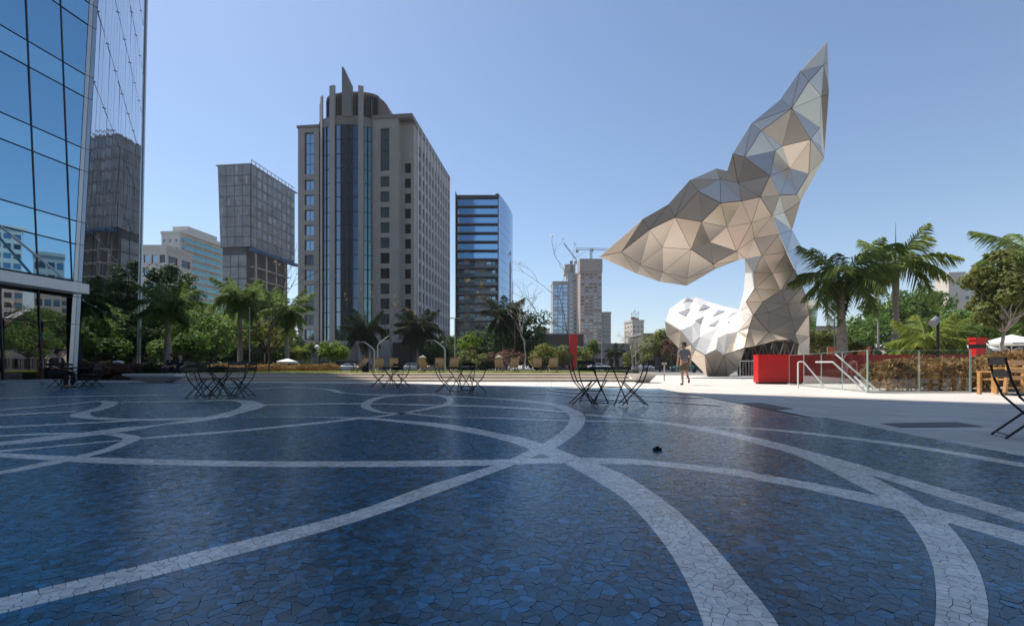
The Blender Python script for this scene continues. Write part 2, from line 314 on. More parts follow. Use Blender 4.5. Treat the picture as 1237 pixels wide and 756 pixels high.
# the white bands: pairs of edge points read on the photograph, laid out on the ground
BANDS_PX = [
 [(960,800,858,800),(936,756,847,756),(898,708,824,700),(854,656,793,651),(807,612,753,607),(756,578,714,581),(722,563.5,683,563.5),(702,556,664,555),(671,544,640,545),(634,532,620,538),(600,524.8,600,532),(570,518.7,570,525.5),(536,513.6,536,519.2),(485,509.3,485,512.4),(442,505.6,442,508),(400,504.2,400,506.4),(353,503.6,353,505),(276,504.6,276,506),(200,507,200,509.3),(144,506.8,130,509),(119,504.2,100,507),(109,500.8,85,503.5),(110,498.3,86,500.5),(125.6,494.9,104,496),(139,489.8,119,491.5),(141,485.6,123,487.3),(125,484,118,485)],
 [(-120,757,-120,781),(0,730,0,750),(198.5,682,206,698),(420,625,420,638.6),(509,593,509,607),(597,565,620,565),(617,557,647,553.5),(640,546,671,543.3),(656,538,691.7,529.7),(676.4,524.6,703.6,517.8),(687.4,511,707.3,506.8),(688.3,504.2,704.4,500),(685,500,695,495),(674.7,493.2,681.5,489.8),(659.4,489,659.4,486),(634,486,634,483.3),(600,482.6,600,481.2),(570,480.4,570,479.2),(545,479.6,545,478.4),(505,478,505,477),(450,478.2,450,477.2)],
 [(-80,548,-80,553),(0,550,0,555.2),(74.7,553.5,74.7,560.3),(144,556,144,563.7),(210,558.2,210,565),(302,560,302,567),(410,560.3,410,567.4),(502,559.4,502,567),(595,558,595,565.4),(644,556.4,644,563.3),(681.5,555.5,681.5,562.8),(736,556.4,736,563.7),(770,557.7,770,564.2),(806,561.2,806,567.6),(851,566,851,573),(902,572,902,580),(917,575.6,917,584),(969,584.6,969,593.7),(1020.7,595,1020.7,606),(1059.6,603,1059.6,615),(1109,613,1109,628),(1150,624.8,1150,638),(1237,648,1237,665),(1330,674,1330,696)],
 [(707,500,707,502.5),(752.8,504.2,752.8,506.8),(800,510.7,800,513.8),(851,517.8,851,523),(885,524.6,885,530.5),(919,532,919,540),(953,540.7,953,550),(987,550,987,563),(1023,560,1005,572),(1057,570,1050,578),(1124.5,589.8,1124.5,601.5),(1237,623.5,1237,638),(1330,651,1330,670)],
 [(919,533,919,540),(953,541,953,550),(990,552,979,560),(1046.7,576,1030,587),(1098.5,602.8,1062,604),(1124.5,621,1086,621.5),(1145,637.8,1109,651),(1171,671.5,1124.5,684.5),(1186.7,705,1129.7,715.6),(1194.5,741.5,1130,745),(1194,760,1129,760),(1188,805,1118,805)],
 [(493,499,493,500.8),(536,503,536,504.7),(605,506,605,507.3),(651,508,651,509.3),(707,509.3,707,510.7),(770,511,770,512.4),(800,511.5,800,512.8)],
 [(851,517,851,518),(874.7,517,874.7,518.2),(919,519,919,521),(970,523.8,970,526.3),(1005,528,1005,530.2),(1076.7,536.5,1076.7,539.8),(1134,545,1134,549),(1192,554.7,1192,559.5),(1237,562.8,1237,567.5),(1290,571,1290,577)],
 [(171,531.5,171,533),(200,528.3,200,530.7),(285,521.5,285,523.8),(336,516.5,336,518.7),(405,509.2,405,511.6),(437,505.5,437,507.6),(481,499.3,481,501.3),(519,492.5,519,495),(533,489,541,490.5),(540,485,547.5,485.5),(535,480.5,543,479.5),(517,477,520,475.6),(500,477.5,500,476),(470,480,468,478),(455,484,446,482.5),(447,489,436,490),(452,494,442,495),(468,498.5,462,499.5),(493,499,493,501)],
 [(320,489,320,490.3),(410,487.3,410,489),(451,487.5,451,489),(519,489,519,490.7),(570,489.8,570,491.8),(605,491.2,605,493.5),(651,494.4,651,496.6),(690,498,690,500)],
 [(141,486,141,487),(200,485.2,200,486.2),(251,484,251,485.2),(274.7,483,274.7,484.7),(302,484.2,286.6,486.4),(315.5,487.3,291,488.3),(320.2,489.8,291.7,490),(313.8,494,286.6,494),(295,499,268,500),(268,506,234,507.6),(234,511.9,205,512.4),(205,514.2,180,516),(153,523,153,517.8),(102,529.7,102,524.3),(51,535.6,51,529.7),(0,540.7,0,536.5),(-60,546,-60,543)],
 [(-40,503,-40,505),(0,501.4,0,503.4),(51,498.8,51,500.5),(92,497,92,498.5)],
 [(-40,519,-40,521),(0,517,0,518.7),(68,513.6,68,515.3),(136,510,136,511.9),(165,508.5,165,510)],
 [(-40,530,-40,532),(0,528,0,529.7),(51,525.5,51,527.5),(102,524.5,102,526.5),(119,523.8,119,527),(144,525.5,139,529.4),(163,528,147.7,532),(170.3,531.4,147,534.5),(161,536.5,142.6,537.3),(136,546.7,119,546.7),(105,555,88,554.3),(68,563.7,62.8,559.4),(34,570.5,34,565.4),(0,576.4,0,572.5),(-60,587,-60,582)],
 [(-40,550,-40,553),(0,546.7,0,549),(68,540.7,68,542.4),(146,533.4,146,535)],
 [(-40,499,-40,500.5),(0,495.4,0,496.8),(68,490,68,491.2),(119,484.3,119,485.4)],
 [(-40,483,-40,484),(0,481.6,0,482.6),(110,478.6,110,479.6),(200,477.4,200,478.4)],
 [(300,472,300,472.8),(309,470,309,470.8),(344,468,344,468.8),(378,469.2,378,470),(403,471,398,472.4),(418,475,408,475),(440,476.4,440,477.8),(480,477,480,478)],
 [(740,468.2,740,469),(690,468.8,690,469.6),(661,470.6,664,471.8),(690,473,690,474.4),(720,474.4,720,475.6),(761,477,761,478.4),(810,478.2,810,479.6),(850,480.2,850,481.4)],
 [(640,474.8,640,475.6),(673,475.8,673,476.8),(702,480,702,481),(804,485.2,804,486.2),(870,489.5,870,490.7)],
]
def smooth_pairs(pairs, sub):
    P = []
    for a, b, c, d in pairs:
        P.append(np.array([*G(a, b), *G(c, d)]))
    out = []
    for i in range(len(P) - 1):
        p0 = P[max(i - 1, 0)]; p1 = P[i]; p2 = P[i + 1]; p3 = P[min(i + 2, len(P) - 1)]
        d1 = max(np.linalg.norm(p1 - p0), 1e-6) ** .5; d2 = max(np.linalg.norm(p2 - p1), 1e-6) ** .5; d3 = max(np.linalg.norm(p3 - p2), 1e-6) ** .5
        if i == 0: m1 = (p2 - p1)
        else: m1 = ((p1 - p0) / d1 - (p2 - p0) / (d1 + d2) + (p2 - p1) / d2) * d2
        if i == len(P) - 2: m2 = (p2 - p1)
        else: m2 = ((p2 - p1) / d2 - (p3 - p1) / (d2 + d3) + (p3 - p2) / d3) * d2
        for k in range(sub):
            t = k / sub
            out.append((2*t**3-3*t**2+1)*p1 + (t**3-2*t**2+t)*m1 + (-2*t**3+3*t**2)*p2 + (t**3-t**2)*m2)
    out.append(P[-1]); return np.array(out)
bands = [smooth_pairs(b, 8) for b in BANDS_PX]
mb = MB(); mb.face([(x, y, 0.004) for x, y in EDGE])
mosaic = mb.build('mosaic_plaza', M['blue_far']); mosaic['kind'] = 'structure'
mb = MB()
mbk = [((EDGE[i][0], EDGE[i][1]), (EDGE[i+1][0], EDGE[i+1][1])) for i in (5, 6, 7)]
for a, b in mbk: mb.bar((a[0], a[1], 0.008), (b[0], b[1], 0.008), 0.035, 0.008)
mb.build('edge_strip', M['black_metal'], mosaic)
for k, b in enumerate(bands):
    mb = MB(); z = 0.006 + 0.0005 * k
    v = [(p[0], p[1], z) for p in b] + [(p[2], p[3], z) for p in b]; n = len(b)
    mb.v = v; mb.f = [(i, i + 1, n + i + 1, n + i) for i in range(n - 1)]; mb.m = [0] * (n - 1)
    mb.build('white_band', M['white_far'], mosaic)

# near field: every chip is a piece of its own shape, cut from a Voronoi pattern that keeps to the band edges
Y0, Y1 = 1.0, 6.8
def near_ok(x, y): return Y0 < y < Y1 and abs(x) < 1.13 * y + 0.9 and in_poly(x, y, EDGE)
def band_mask(pts):
    m = np.full(len(pts), -1)
    for k, b in enumerate(bands):
        near = [i for i in range(len(b) - 1) if min(b[i][1], b[i+1][1], b[i][3], b[i+1][3]) < Y1 + 1 and max(b[i][1], b[i+1][1], b[i][3], b[i+1][3]) > Y0 - 1]
        for i in near:
            q = np.array([b[i][:2], b[i+1][:2], b[i+1][2:], b[i][2:]]); lo = q.min(0); hi = q.max(0)
            c = np.where((pts[:, 0] >= lo[0]) & (pts[:, 0] <= hi[0]) & (pts[:, 1] >= lo[1]) & (pts[:, 1] <= hi[1]))[0]
            if not len(c): continue
            for tri in ((0, 1, 2), (0, 2, 3)):
                A, B, C = q[list(tri)]; P = pts[c]
                s1 = (B[0]-A[0])*(P[:,1]-A[1])-(B[1]-A[1])*(P[:,0]-A[0]); s2 = (C[0]-B[0])*(P[:,1]-B[1])-(C[1]-B[1])*(P[:,0]-B[0]); s3 = (A[0]-C[0])*(P[:,1]-C[1])-(A[1]-C[1])*(P[:,0]-C[0])
                ins = ((s1 >= 0) & (s2 >= 0) & (s3 >= 0)) | ((s1 <= 0) & (s2 <= 0) & (s3 <= 0)); m[c[ins]] = k
    return m
rng = np.random.default_rng(5); S = 0.037
edge_pts = []
for k, b in enumerate(bands):
    for side in (0, 2):
        line = b[:, side:side + 2]
        seg = np.linalg.norm(np.diff(line, axis=0), axis=1); cum = np.r_[0, np.cumsum(seg)]
        t = 0.0
        while t < cum[-1]:
            i = min(np.searchsorted(cum, t, side='right') - 1, len(seg) - 1); f = (t - cum[i]) / max(seg[i], 1e-9)
            p = line[i] * (1 - f) + line[i + 1] * f; d = (line[i + 1] - line[i]) / max(seg[i], 1e-9)
            if near_ok(p[0], p[1]): edge_pts.append((p[0], p[1], -d[1], d[0], k))
            t += S * rng.uniform(0.6, 1.15)
            if p[1] > Y1 + 2: t += 0.4
edge_pts = np.array(edge_pts)
# drop edge points that lie inside another band
keep = np.ones(len(edge_pts), bool)
full = list(bands)
for k in range(len(full)):
    sel = edge_pts[:, 4] == k
    bands = [b for j, b in enumerate(full) if j != k]
    mk = band_mask(edge_pts[:, :2]); keep &= ~(sel & (mk >= 0))
bands = full; edge_pts = edge_pts[keep]
off = S * rng.uniform(0.28, 0.42, len(edge_pts))[:, None]
pair = np.r_[edge_pts[:, :2] + edge_pts[:, 2:4] * off, edge_pts[:, :2] - edge_pts[:, 2:4] * off]
gx = np.arange(-12, 6, S); gy = np.arange(Y0, Y1, S)
gpt = np.array([(x, y) for y in gy for x in gx if abs(x) < 1.13 * y + 1]); gpt += rng.uniform(-0.62, 0.62, gpt.shape) * S; gpt = gpt[rng.random(len(gpt)) > .08]
kd = kdtree.KDTree(len(edge_pts))
for i, p in enumerate(edge_pts): kd.insert((p[0], p[1], 0), i)
kd.balance()
gpt = np.array([p for p in gpt if near_ok(p[0], p[1]) and kd.find((p[0], p[1], 0))[2] > S * 0.72])
sites = np.r_[pair, gpt]
isw = band_mask(sites) >= 0
kd = kdtree.KDTree(len(sites))
for i, p in enumerate(sites): kd.insert((p[0], p[1], 0), i)
kd.balance()
ZB = 0.018
def cell(i):
    px, py = sites[i]; h = S * 1.3
    poly = [(px - h, py - h), (px + h, py - h), (px + h, py + h), (px - h, py + h)]
    for co, j, dist in kd.find_n((px, py, 0), 15):
        if j == i or dist < 1e-5: continue
        qx, qy = co.x, co.y; mx, my = (px + qx) / 2, (py + qy) / 2; nx, ny = qx - px, qy - py
        out = []; n = len(poly)
        for k in range(n):
            a = poly[k]; b = poly[(k + 1) % n]
            da = (a[0] - mx) * nx + (a[1] - my) * ny; db = (b[0] - mx) * nx + (b[1] - my) * ny
            if da <= 0: out.append(a)
            if (da < 0 < db) or (db < 0 < da):
                t = da / (da - db); out.append((a[0] + (b[0] - a[0]) * t, a[1] + (b[1] - a[1]) * t))
        poly = out
        if len(poly) < 3: return None
    return poly
cells = []
for i in range(len(sites)):
    poly = cell(i)
    if poly is None: continue
    cx = sum(p[0] for p in poly) / len(poly); cy = sum(p[1] for p in poly) / len(poly)
    ar = abs(sum(poly[k][0] * poly[(k+1) % len(poly)][1] - poly[(k+1) % len(poly)][0] * poly[k][1] for k in range(len(poly)))) / 2
    if ar < 1.5e-4: continue
    if ar > 0.0016 and rng.random() < 0.45:           # some chips are snapped in two
        n = len(poly); a0 = rng.integers(n); a1 = (a0 + n // 2) % n; f0, f1 = rng.uniform(.2, .8, 2)
        e0 = tuple(poly[a0][q] * (1 - f0) + poly[(a0 + 1) % n][q] * f0 for q in (0, 1)); e1 = tuple(poly[a1][q] * (1 - f1) + poly[(a1 + 1) % n][q] * f1 for q in (0, 1))
        p1, p2 = [e0], [e1]; k = (a0 + 1) % n
        while k != (a1 + 1) % n: p1.append(poly[k]); k = (k + 1) % n
        p1.append(e1); k = (a1 + 1) % n
        while k != (a0 + 1) % n: p2.append(poly[k]); k = (k + 1) % n
        p2.append(e0)
        for pl in (p1, p2):
            cells.append((sum(p[0] for p in pl) / len(pl), sum(p[1] for p in pl) / len(pl), ar / 2, pl, bool(isw[i])))
        continue
    cells.append((cx, cy, ar, poly, bool(isw[i])))
def chip(mb, cx, cy, poly, white, ox=0, oy=0):
    g = 0.0011 if white else 0.0007
    q = []
    for x, y in poly:
        dx, dy = x - cx, y - cy; r = math.hypot(dx, dy) or 1e-6; k = max(0.3, 1 - g * 1.25 / r); q.append((cx + dx * k, cy + dy * k))
    # merge near-coincident corners
    qq = [q[0]]
    for p in q[1:]:
        if math.hypot(p[0]-qq[-1][0], p[1]-qq[-1][1]) > 0.0025: qq.append(p)
    if len(qq) > 3 and math.hypot(qq[0][0]-qq[-1][0], qq[0][1]-qq[-1][1]) < 0.0025: qq.pop()
    if len(qq) < 3: return
    a, b = random.gauss(0, 0.013), random.gauss(0, 0.013); z = ZB + 0.004 + random.uniform(-0.0006, 0.0006)
    n = len(mb.v); k = len(qq); mi = 1 if white else 0
    mb.v += [(x - ox, y - oy, ZB - 0.001) for x, y in qq] + [(x - ox, y - oy, z + a * (x - cx) + b * (y - cy)) for x, y in qq]
    mb.f.append(tuple(n + k + i for i in range(k))); mb.m.append(mi)
    for i in range(k):
        j = (i + 1) % k; mb.f.append((n + i, n + j, n + k + j, n + k + i)); mb.m.append(mi)
def score(c):
    cx, cy, ar = c[:3]; u = CX + FPX * cx / cy; v = HY + FPX * CAMH / cy
    if not (0 < u < 1237 and v < 750): return 0
    return ar / cy ** 3
order = sorted(range(len(cells)), key=lambda i: -score(cells[i]))
big = set(order[:300]); rest = MB()
for i, (cx, cy, ar, poly, w) in enumerate(cells):
    if i in big:
        b = MB(); chip(b, cx, cy, poly, w, cx, cy)
        if b.v:
            b.m = [0] * len(b.m); b.build('mosaic_chip', M['white_chip'] if w else M['blue_chip'], mosaic, loc=(cx, cy, 0))
    else: chip(rest, cx, cy, poly, w)
rest.build('mosaic_chip_field', [M['blue_chip'], M['white_chip']], mosaic)['kind'] = 'stuff'
mb = MB(); poly = [(-1.13*Y0-.9, Y0), (min(1.13*Y0+.9, 3.7), Y0), (3.72, 1.0), (4.14, 3.82), (4.55, 8.9), (-1.13*Y1-.9, Y1)]
poly = [(-1.13*Y0-.9, Y0), (1.13*Y0+.9, Y0), (1.13*2.6+.9, 2.6), (4.13, 3.82), (4.56, Y1), (-1.13*Y1-.9, Y1)]
mb.face([(x, y, ZB) for x, y in poly]); mb.build('grout_bed', M['grout'], mosaic)

# steps and raised lawn
LX0, LX1 = -18.5, 6.1; LZ = 0.40
M['step'] = mat('step_stone', (0.62, 0.545, 0.455), 0.75, var=0.12, scale=2.0, bump=0.1, obr=0.06)
RH = 0.138
st = thing('lawn_steps', 'three long stone steps leading up to the bright lawn', 'steps', (0, 23.7, 0))
for k in range(3):
    n = 12; w = (LX1 - LX0) / n; bm_ = MB(); bm_.box(0.004, w - 0.004, 0, 0.8 if k < 2 else 0.5, RH - .045, RH)
    tm = bm_.mesh('tread', M['step'])
    for i in range(n): put('tread', tm, st, (LX0 + i * w, k * 0.8 - 0.04, k * RH))
    b2 = MB(); b2.box(LX0, LX1, k * 0.8, 2.1, k * RH - (0.01 if k == 0 else 0.02), k * RH + RH - .045); b2.build('riser', M['step'], st)
M['lawn'] = mat('lawn_turf', (0.13, 0.15, 0.04), 0.9, var=0.3, scale=1.5, bump=0.4)
mb = MB(); mb.box(LX0, LX1, 25.82, 44, -0.02, LZ); lawn = mb.build('lawn', M['lawn']); lawn['kind'] = 'structure'
M['grass'] = foliage('grass_blades', (0.26, 0.29, 0.05), 0.4, 0.35)
mb = MB()
for i in range(26000):
    y = 25.85 + (random.random() ** 2.2) * 15.8; x = random.uniform(LX0, LX1); a = random.uniform(0, 6.28); h = random.uniform(0.03, 0.075); w = 0.008
    mb.face([(x - w*math.cos(a), y - w*math.sin(a), LZ - .002), (x + w*math.cos(a), y + w*math.sin(a), LZ - .002), (x + random.gauss(0, .02), y + random.gauss(0, .02), LZ + h)])
g = mb.build('grass', M['grass']); tag(g, 'short sunlit grass growing on the raised lawn', 'grass', kind='stuff')

# whale tail: corner points as photograph pixel plus distance, and the triangular panels between them
WV = {
    'A0': (999.0, 50.0, 31.99), 'A1': (966.3, 86.6, 32.19), 'A2': (942.8, 120.5, 32.41), 'A3': (907.5, 149.6, 32.43), 'A4': (884.9, 186.0, 32.36),
    'A5': (878.6, 206.8, 32.80), 'B1': (1000.0, 75.7, 32.22), 'B2': (1001.0, 114.0, 32.52), 'B3': (995.0, 192.0, 33.88), 'B4': (966.5, 243.0, 34.13),
    'B5': (956.1, 278.0, 35.50), 'B6': (967.7, 298.6, 38.00), 'B7': (984.0, 342.6, 40.50), 'B8': (989.0, 360.0, 41.50), 'B9': (983.5, 406.0, 41.50),
    'C1': (994.4, 79.0, 32.27), 'C2': (976.5, 98.9, 32.12), 'C3': (955.8, 131.5, 32.25), 'C4': (991.5, 116.7, 32.64), 'C5': (919.1, 158.4, 32.40),
    'C6': (944.5, 176.8, 33.05), 'C7': (978.7, 168.5, 32.83), 'C8': (989.6, 154.7, 33.17), 'K1': (991.0, 178.0, 33.55), 'C9': (935.8, 182.4, 32.91),
    'C10': (898.7, 190.4, 32.34), 'C11': (929.7, 212.6, 32.06), 'C12': (954.0, 203.5, 33.81), 'C13': (976.5, 210.0, 33.78), 'C14': (891.5, 221.6, 32.75),
    'C15': (869.5, 217.0, 32.94), 'C16': (961.8, 235.0, 33.79), 'C17': (941.6, 236.0, 32.55), 'C18': (918.0, 238.3, 32.35), 'C19': (870.3, 245.4, 32.72),
    'C20': (896.0, 242.9, 32.75), 'C21': (843.0, 231.2, 33.05), 'C22': (847.3, 268.1, 33.46), 'C23': (878.0, 274.0, 33.63), 'C24': (907.7, 269.3, 33.14),
    'C25': (932.3, 260.5, 32.74), 'C26': (911.0, 287.7, 33.55), 'C27': (940.5, 283.4, 33.00), 'C28': (889.8, 303.0, 34.13), 'C29': (857.6, 292.5, 34.42),
    'C30': (834.5, 301.0, 34.40), 'C31': (861.5, 319.0, 34.69), 'C32': (920.4, 309.0, 33.70), 'C33': (900.3, 312.5, 34.26), 'C34': (949.6, 304.8, 33.20),
    'D': (830.0, 335.5, 35.69), 'E0': (724.0, 310.0, 34.28), 'E1': (750.7, 304.0, 34.27), 'E2': (776.0, 265.0, 33.66), 'E3': (784.5, 277.3, 33.63),
    'E4': (807.3, 247.0, 33.29), 'E5': (815.2, 262.5, 33.34), 'E6': (833.0, 218.0, 33.01), 'E7': (865.5, 203.7, 32.91), 'E10': (800.0, 298.5, 34.52),
    'E13': (772.9, 319.4, 35.18), 'E14': (800.4, 328.5, 35.66), 'E15': (768.6, 330.2, 35.63), 'E16': (796.0, 340.0, 36.13), 'E18': (829.3, 345.0, 36.06),
    'M1': (863.3, 325.3, 34.89), 'M2': (891.9, 313.9, 34.41), 'J1': (946.6, 257.0, 33.88), 'F2': (910.7, 328.9, 34.11), 'F3': (911.8, 348.4, 34.43),
    'F4': (901.5, 364.4, 34.82), 'L2': (901.0, 330.0, 36.60), 'L3': (899.0, 353.0, 38.00), 'L4': (893.5, 375.0, 41.50), 'L5': (892.0, 401.0, 38.20),
    'G1': (932.7, 330.2, 33.90), 'G2': (921.3, 364.2, 34.67), 'G3': (942.8, 351.0, 34.25), 'G4': (910.0, 380.2, 35.04), 'G5': (928.2, 376.8, 35.10),
    'G6': (950.5, 367.3, 34.77), 'G7': (956.5, 385.7, 35.59), 'G8': (905.0, 396.5, 36.41), 'G9': (928.7, 400.8, 36.19), 'G10': (960.0, 403.0, 36.50),
    'G11': (899.8, 419.8, 36.90), 'G12': (911.8, 418.0, 36.80), 'G13': (938.5, 410.3, 36.80), 'G14': (955.7, 409.8, 36.80), 'H1': (959.3, 325.7, 33.51),
    'H2': (968.2, 345.3, 34.05), 'H3': (974.3, 363.0, 34.77), 'H4': (976.7, 379.3, 35.51), 'H5': (977.2, 406.0, 38.00), 'H6': (976.0, 454.0, 38.40),
    'H7': (960.0, 454.0, 37.40), 'H8': (964.3, 416.3, 37.20), 'B10': (984.0, 454.0, 42.00), 'N1': (874.3, 429.0, 36.00), 'N2': (878.6, 454.6, 37.50),
    'N3': (891.0, 445.0, 37.30), 'P0': (803.8, 388.0, 38.50), 'P1': (805.5, 404.5, 39.20), 'P2': (821.0, 420.8, 38.60), 'P3': (834.7, 433.0, 38.20),
    'P4': (854.5, 453.5, 38.00), 'P5': (864.0, 454.6, 37.60), 'W1': (822.7, 399.3, 37.00), 'W2': (835.6, 415.7, 36.20), 'W3': (840.0, 422.0, 36.00),
    'W4': (851.9, 428.6, 35.70), 'W5': (864.8, 422.6, 36.00), 'Q1': (809.0, 373.5, 41.00), 'Q2': (827.0, 360.6, 43.50), 'Q3': (840.7, 359.3, 45.00),
    'Q4': (855.4, 365.0, 45.00), 'Q5': (876.0, 371.0, 44.00), 'R1': (845.0, 408.0, 37.00), 'R2': (858.8, 411.4, 36.90), 'R3': (867.4, 408.8, 37.00),
    'R4': (878.0, 404.0, 37.50), 'R5': (828.0, 378.0, 40.50), 'R6': (847.0, 384.0, 40.00), 'R7': (862.0, 386.0, 40.00), 'R8': (879.0, 387.0, 40.20),
    'R9': (836.0, 394.0, 38.00), 'R0': (868.0, 396.0, 38.40),
}
WT = """A0 C1 A1 d;A0 B1 C1 g;A1 C1 C2 w;A1 C3 A2 s;A1 C2 C3 s;C2 C4 C3 b;C1 C4 C2 d;C1 B2 C4 g;C1 B1 B2 g;C4 B2 B3 b;C4 B3 K1 d;C4 K1 C8 d;C3 C4 C8 d;C3 C8 C7 w;C7 C8 K1 w;A2 C3 A3 s
;A3 C3 C5 s;C5 C3 C6 b;C3 C7 C6 b;C5 C6 C9 d
;A3 C10 A4 g
;A3 C5 C10 g;C5 C9 C10 s;C10 C9 C11 s;A4 C14 A5 b;A4 C10 C14 b;C10 C11 C14 d;C9 C12 C11 b;C9 C6 C12 d;C6 C7 C12 c;C7 C13 C12 t;C7 B3 C13 d;C7 K1 B3 g;C13 B3 B4 d;C13 B4 C16 d;C12 C13 C16 g;C12 C16 C17 b;C12 C17 C11 b;C11 C17 C18 t;C14 C11 C18 s;C14 C18 C20 d;C15 C14 C20 d;A5 C14 C15 g;E7 A5 C15 g;C15 C20 C19 s;C15 C19 C21 s;E6 E7 C15 g;E6 C15 C21 g;C21 C19 C22 d;C19 C23 C22 c;C19 C20 C23 t;C20 C24 C23 t;C20 C18 C24 t;C18 C25 C24 b;C18 C17 C25 b;C17 J1 C25 d;C17 C16 J1 b;C16 B4 J1 b;J1 B4 B5 g;C25 J1 B5 d;C25 B5 C27 d;C27 B5 C34 d;B5 B6 C34 g
;C22 C23 C29 c;C23 C28 C29 c
;C22 C29 C30 b;C29 C28 C31 d;C29 C31 C30 b;E4 E6 E5 d;E6 C21 E5 d;C21 C22 E5 b;E5 C22 C30 t;E5 C30 E10 c;E3 E5 E10 t;E4 E5 E3 d;E2 E4 E3 d;E2 E3 E1 d;E0 E2 E1 b;E1 E3 E13 c;E3 E10 E13 t;E10 C30 E14 c;E13 E10 E14 c;C30 D E14 c;C30 C31 D c;E0 E1 E15 c;E1 E13 E15 c;E13 E14 E16 c;E13 E16 E15 c;E14 D E18 c;E14 E18 E16 c;D C31 M1 c;D M1 E18 c;C31 M2 M1 t;C31 C28 M2 t;C23 C24 C28 b;C24 C26 C28 t;C24 C25 C26 t;C25 C27 C26 t;C26 C27 C32 t;C26 C32 C33 b;C28 C26 C33 t;C28 C33 M2 t;C27 C34 C32 t;C32 C34 G1 t;C32 G1 F2 c;F2 G1 F3 c
;G1 G3 F3 c;F3 G3 G2 c;F3 G2 F4 c;F4 G2 G4 c;G2 G3 G6 c;G2 G6 G5 c;G2 G5 G4 c;G5 G6 G7 c;G4 G5 G9 c;G5 G7 G9 c;G4 G9 G8 c;G9 G7 G10 c;G8 G9 G12 c;G8 G12 G11 c;G9 G13 G12 c;G9 G10 G14 c;G9 G14 G13 c;C33 C32 F2 W;C33 F2 L2 W;L2 F2 F3 W;L2 F3 L3 W;L3 F3 F4 W;L3 F4 L4 W;L4 F4 G4 c;L4 G4 L5 c;L5 G4 G8 c;L5 G8 G11 c;L5 G11 N1 c;G11 N3 N1 c;N1 N3 N2 c;G1 C34 H1 t;G1 H1 G3 t;G3 H1 H2 t;G3 H2 G6 t;G6 H2 H3 t;G6 H3 G7 t;G7 H3 H4 t;G7 H4 G10 t;G10 H4 H5 t;G10 H5 H8 t;H8 H5 H6 t;H8 H6 H7 t;G10 H8 G14 t;C34 B6 H1 m;B6 B7 H1 m;H1 B7 H2 m;H2 B7 H3 m;B7 B8 H3 m;H3 B8 H4 m;H4 B8 B9 m;H4 B9 H5 m;H5 B9 H6 m;H6 B9 B10 m;P0 W1 P1 c;P1 W1 P2 c;W1 W2 P2 c;W2 P3 P2 c;W2 W3 P3 c;W3 W4 P3 c;W4 P4 P3 c;W4 P5 P4 c;W4 W5 P5 c;W5 N1 P5 c;N1 N2 P5 c;P0 Q1 R5 W;P0 R5 W1 W;Q1 Q2 R5 W;Q2 Q3 R5 W;Q3 R6 R5 W;Q3 Q4 R6 W;Q4 R7 R6 W;Q4 Q5 R7 W;Q5 R8 R7 W;Q5 L4 R8 W;L4 L5 R8 W;R5 R9 W1 W;R5 R6 R9 W;R6 R1 R9 W;R6 R7 R0 W;R6 R0 R1 W;R7 R8 R0 W;R8 R4 R0 W;R0 R3 R2 W;R0 R2 R1 W;R0 R4 R3 W;R9 W2 W1 W;R9 R1 W2 W;R1 W3 W2 W;R1 W4 W3 W;R1 R2 W4 W;R2 W5 W4 W;R2 R3 W5 W;R3 N1 W5 W;R3 R4 N1 W;R4 R8 L5 W;R4 L5 N1 W"""

# ================================================================== WHALE TAIL SCULPTURE
M['champagne'] = mat('champagne_metal', (0.68, 0.61, 0.53), 0.26, 0.70, var=0.05, scale=0.7, obr=0.07)
M['polished'] = mat('polished_metal', (0.55, 0.50, 0.43), 0.08, 1.0)
M['white_shell'] = mat('white_coated_panel', (0.70, 0.69, 0.67), 0.45, var=0.04, scale=0.8, obr=0.03)
M['shade_grey'] = mat('painted_shade_grey', (0.30, 0.31, 0.33), 0.5, var=0.05)
M['seam'] = mat('seam_dark', (0.05, 0.045, 0.04), 0.8)
wp = {n: PX(*v) for n, v in WV.items()}
wt = [s.split() for s in WT.replace('\n', '').split(';') if s.strip()]
whale = thing('whale_tail_sculpture', 'giant faceted metal whale tail sculpture with white curled inside', 'sculpture', (*[(wp['N2'].x), wp['N2'].y], 0))
off_w = Vector((wp['N2'].x, wp['N2'].y, 0))
eye = Vector((0, 0, CAMH))
edges = {}
for a, b, c, t in wt:
    for e in ((a, b), (b, c), (c, a)):
        k = tuple(sorted(e)); edges[k] = edges.get(k, 0) + 1
bnd = {n for e, k in edges.items() if k == 1 for n in e}
def inset(P, g):
    c = sum(P, Vector()) / 3
    out = []
    for i in range(3):
        p, q, r = P[i], P[(i+1) % 3], P[(i+2) % 3]
        u = (q - p).normalized(); w = (r - p).normalized(); bis = (u + w).normalized(); s = math.sqrt(max(0.02, (1 - u.dot(w)) / 2))
        L = min(g / s, (c - p).length * 0.4); out.append(p + bis * L)
    return out
for a, b, c, t in wt:
    P = [wp[a], wp[b], wp[c]]; n = (P[1] - P[0]).cross(P[2] - P[0]).normalized(); cen = sum(P, Vector()) / 3
    if n.dot(eye - cen) < 0: P = [P[0], P[2], P[1]]; n = -n
    gp_ = .003 if t == 'W' else .009; Q = inset(P, gp_); mb = MB(); th = 0.05
    lo = [q - cen for q in Q]; hi = [q - cen + n * th for q in inset(P, gp_ * 1.3)]
    mb.face(hi); 
    for i in range(3): mb.face([lo[i], lo[(i+1) % 3], hi[(i+1) % 3], hi[i]])
    m = M['white_shell'] if t == 'W' else M['polished'] if t in 'm' else M['champagne']
    mb.build('panel', m, whale, loc=cen - off_w)
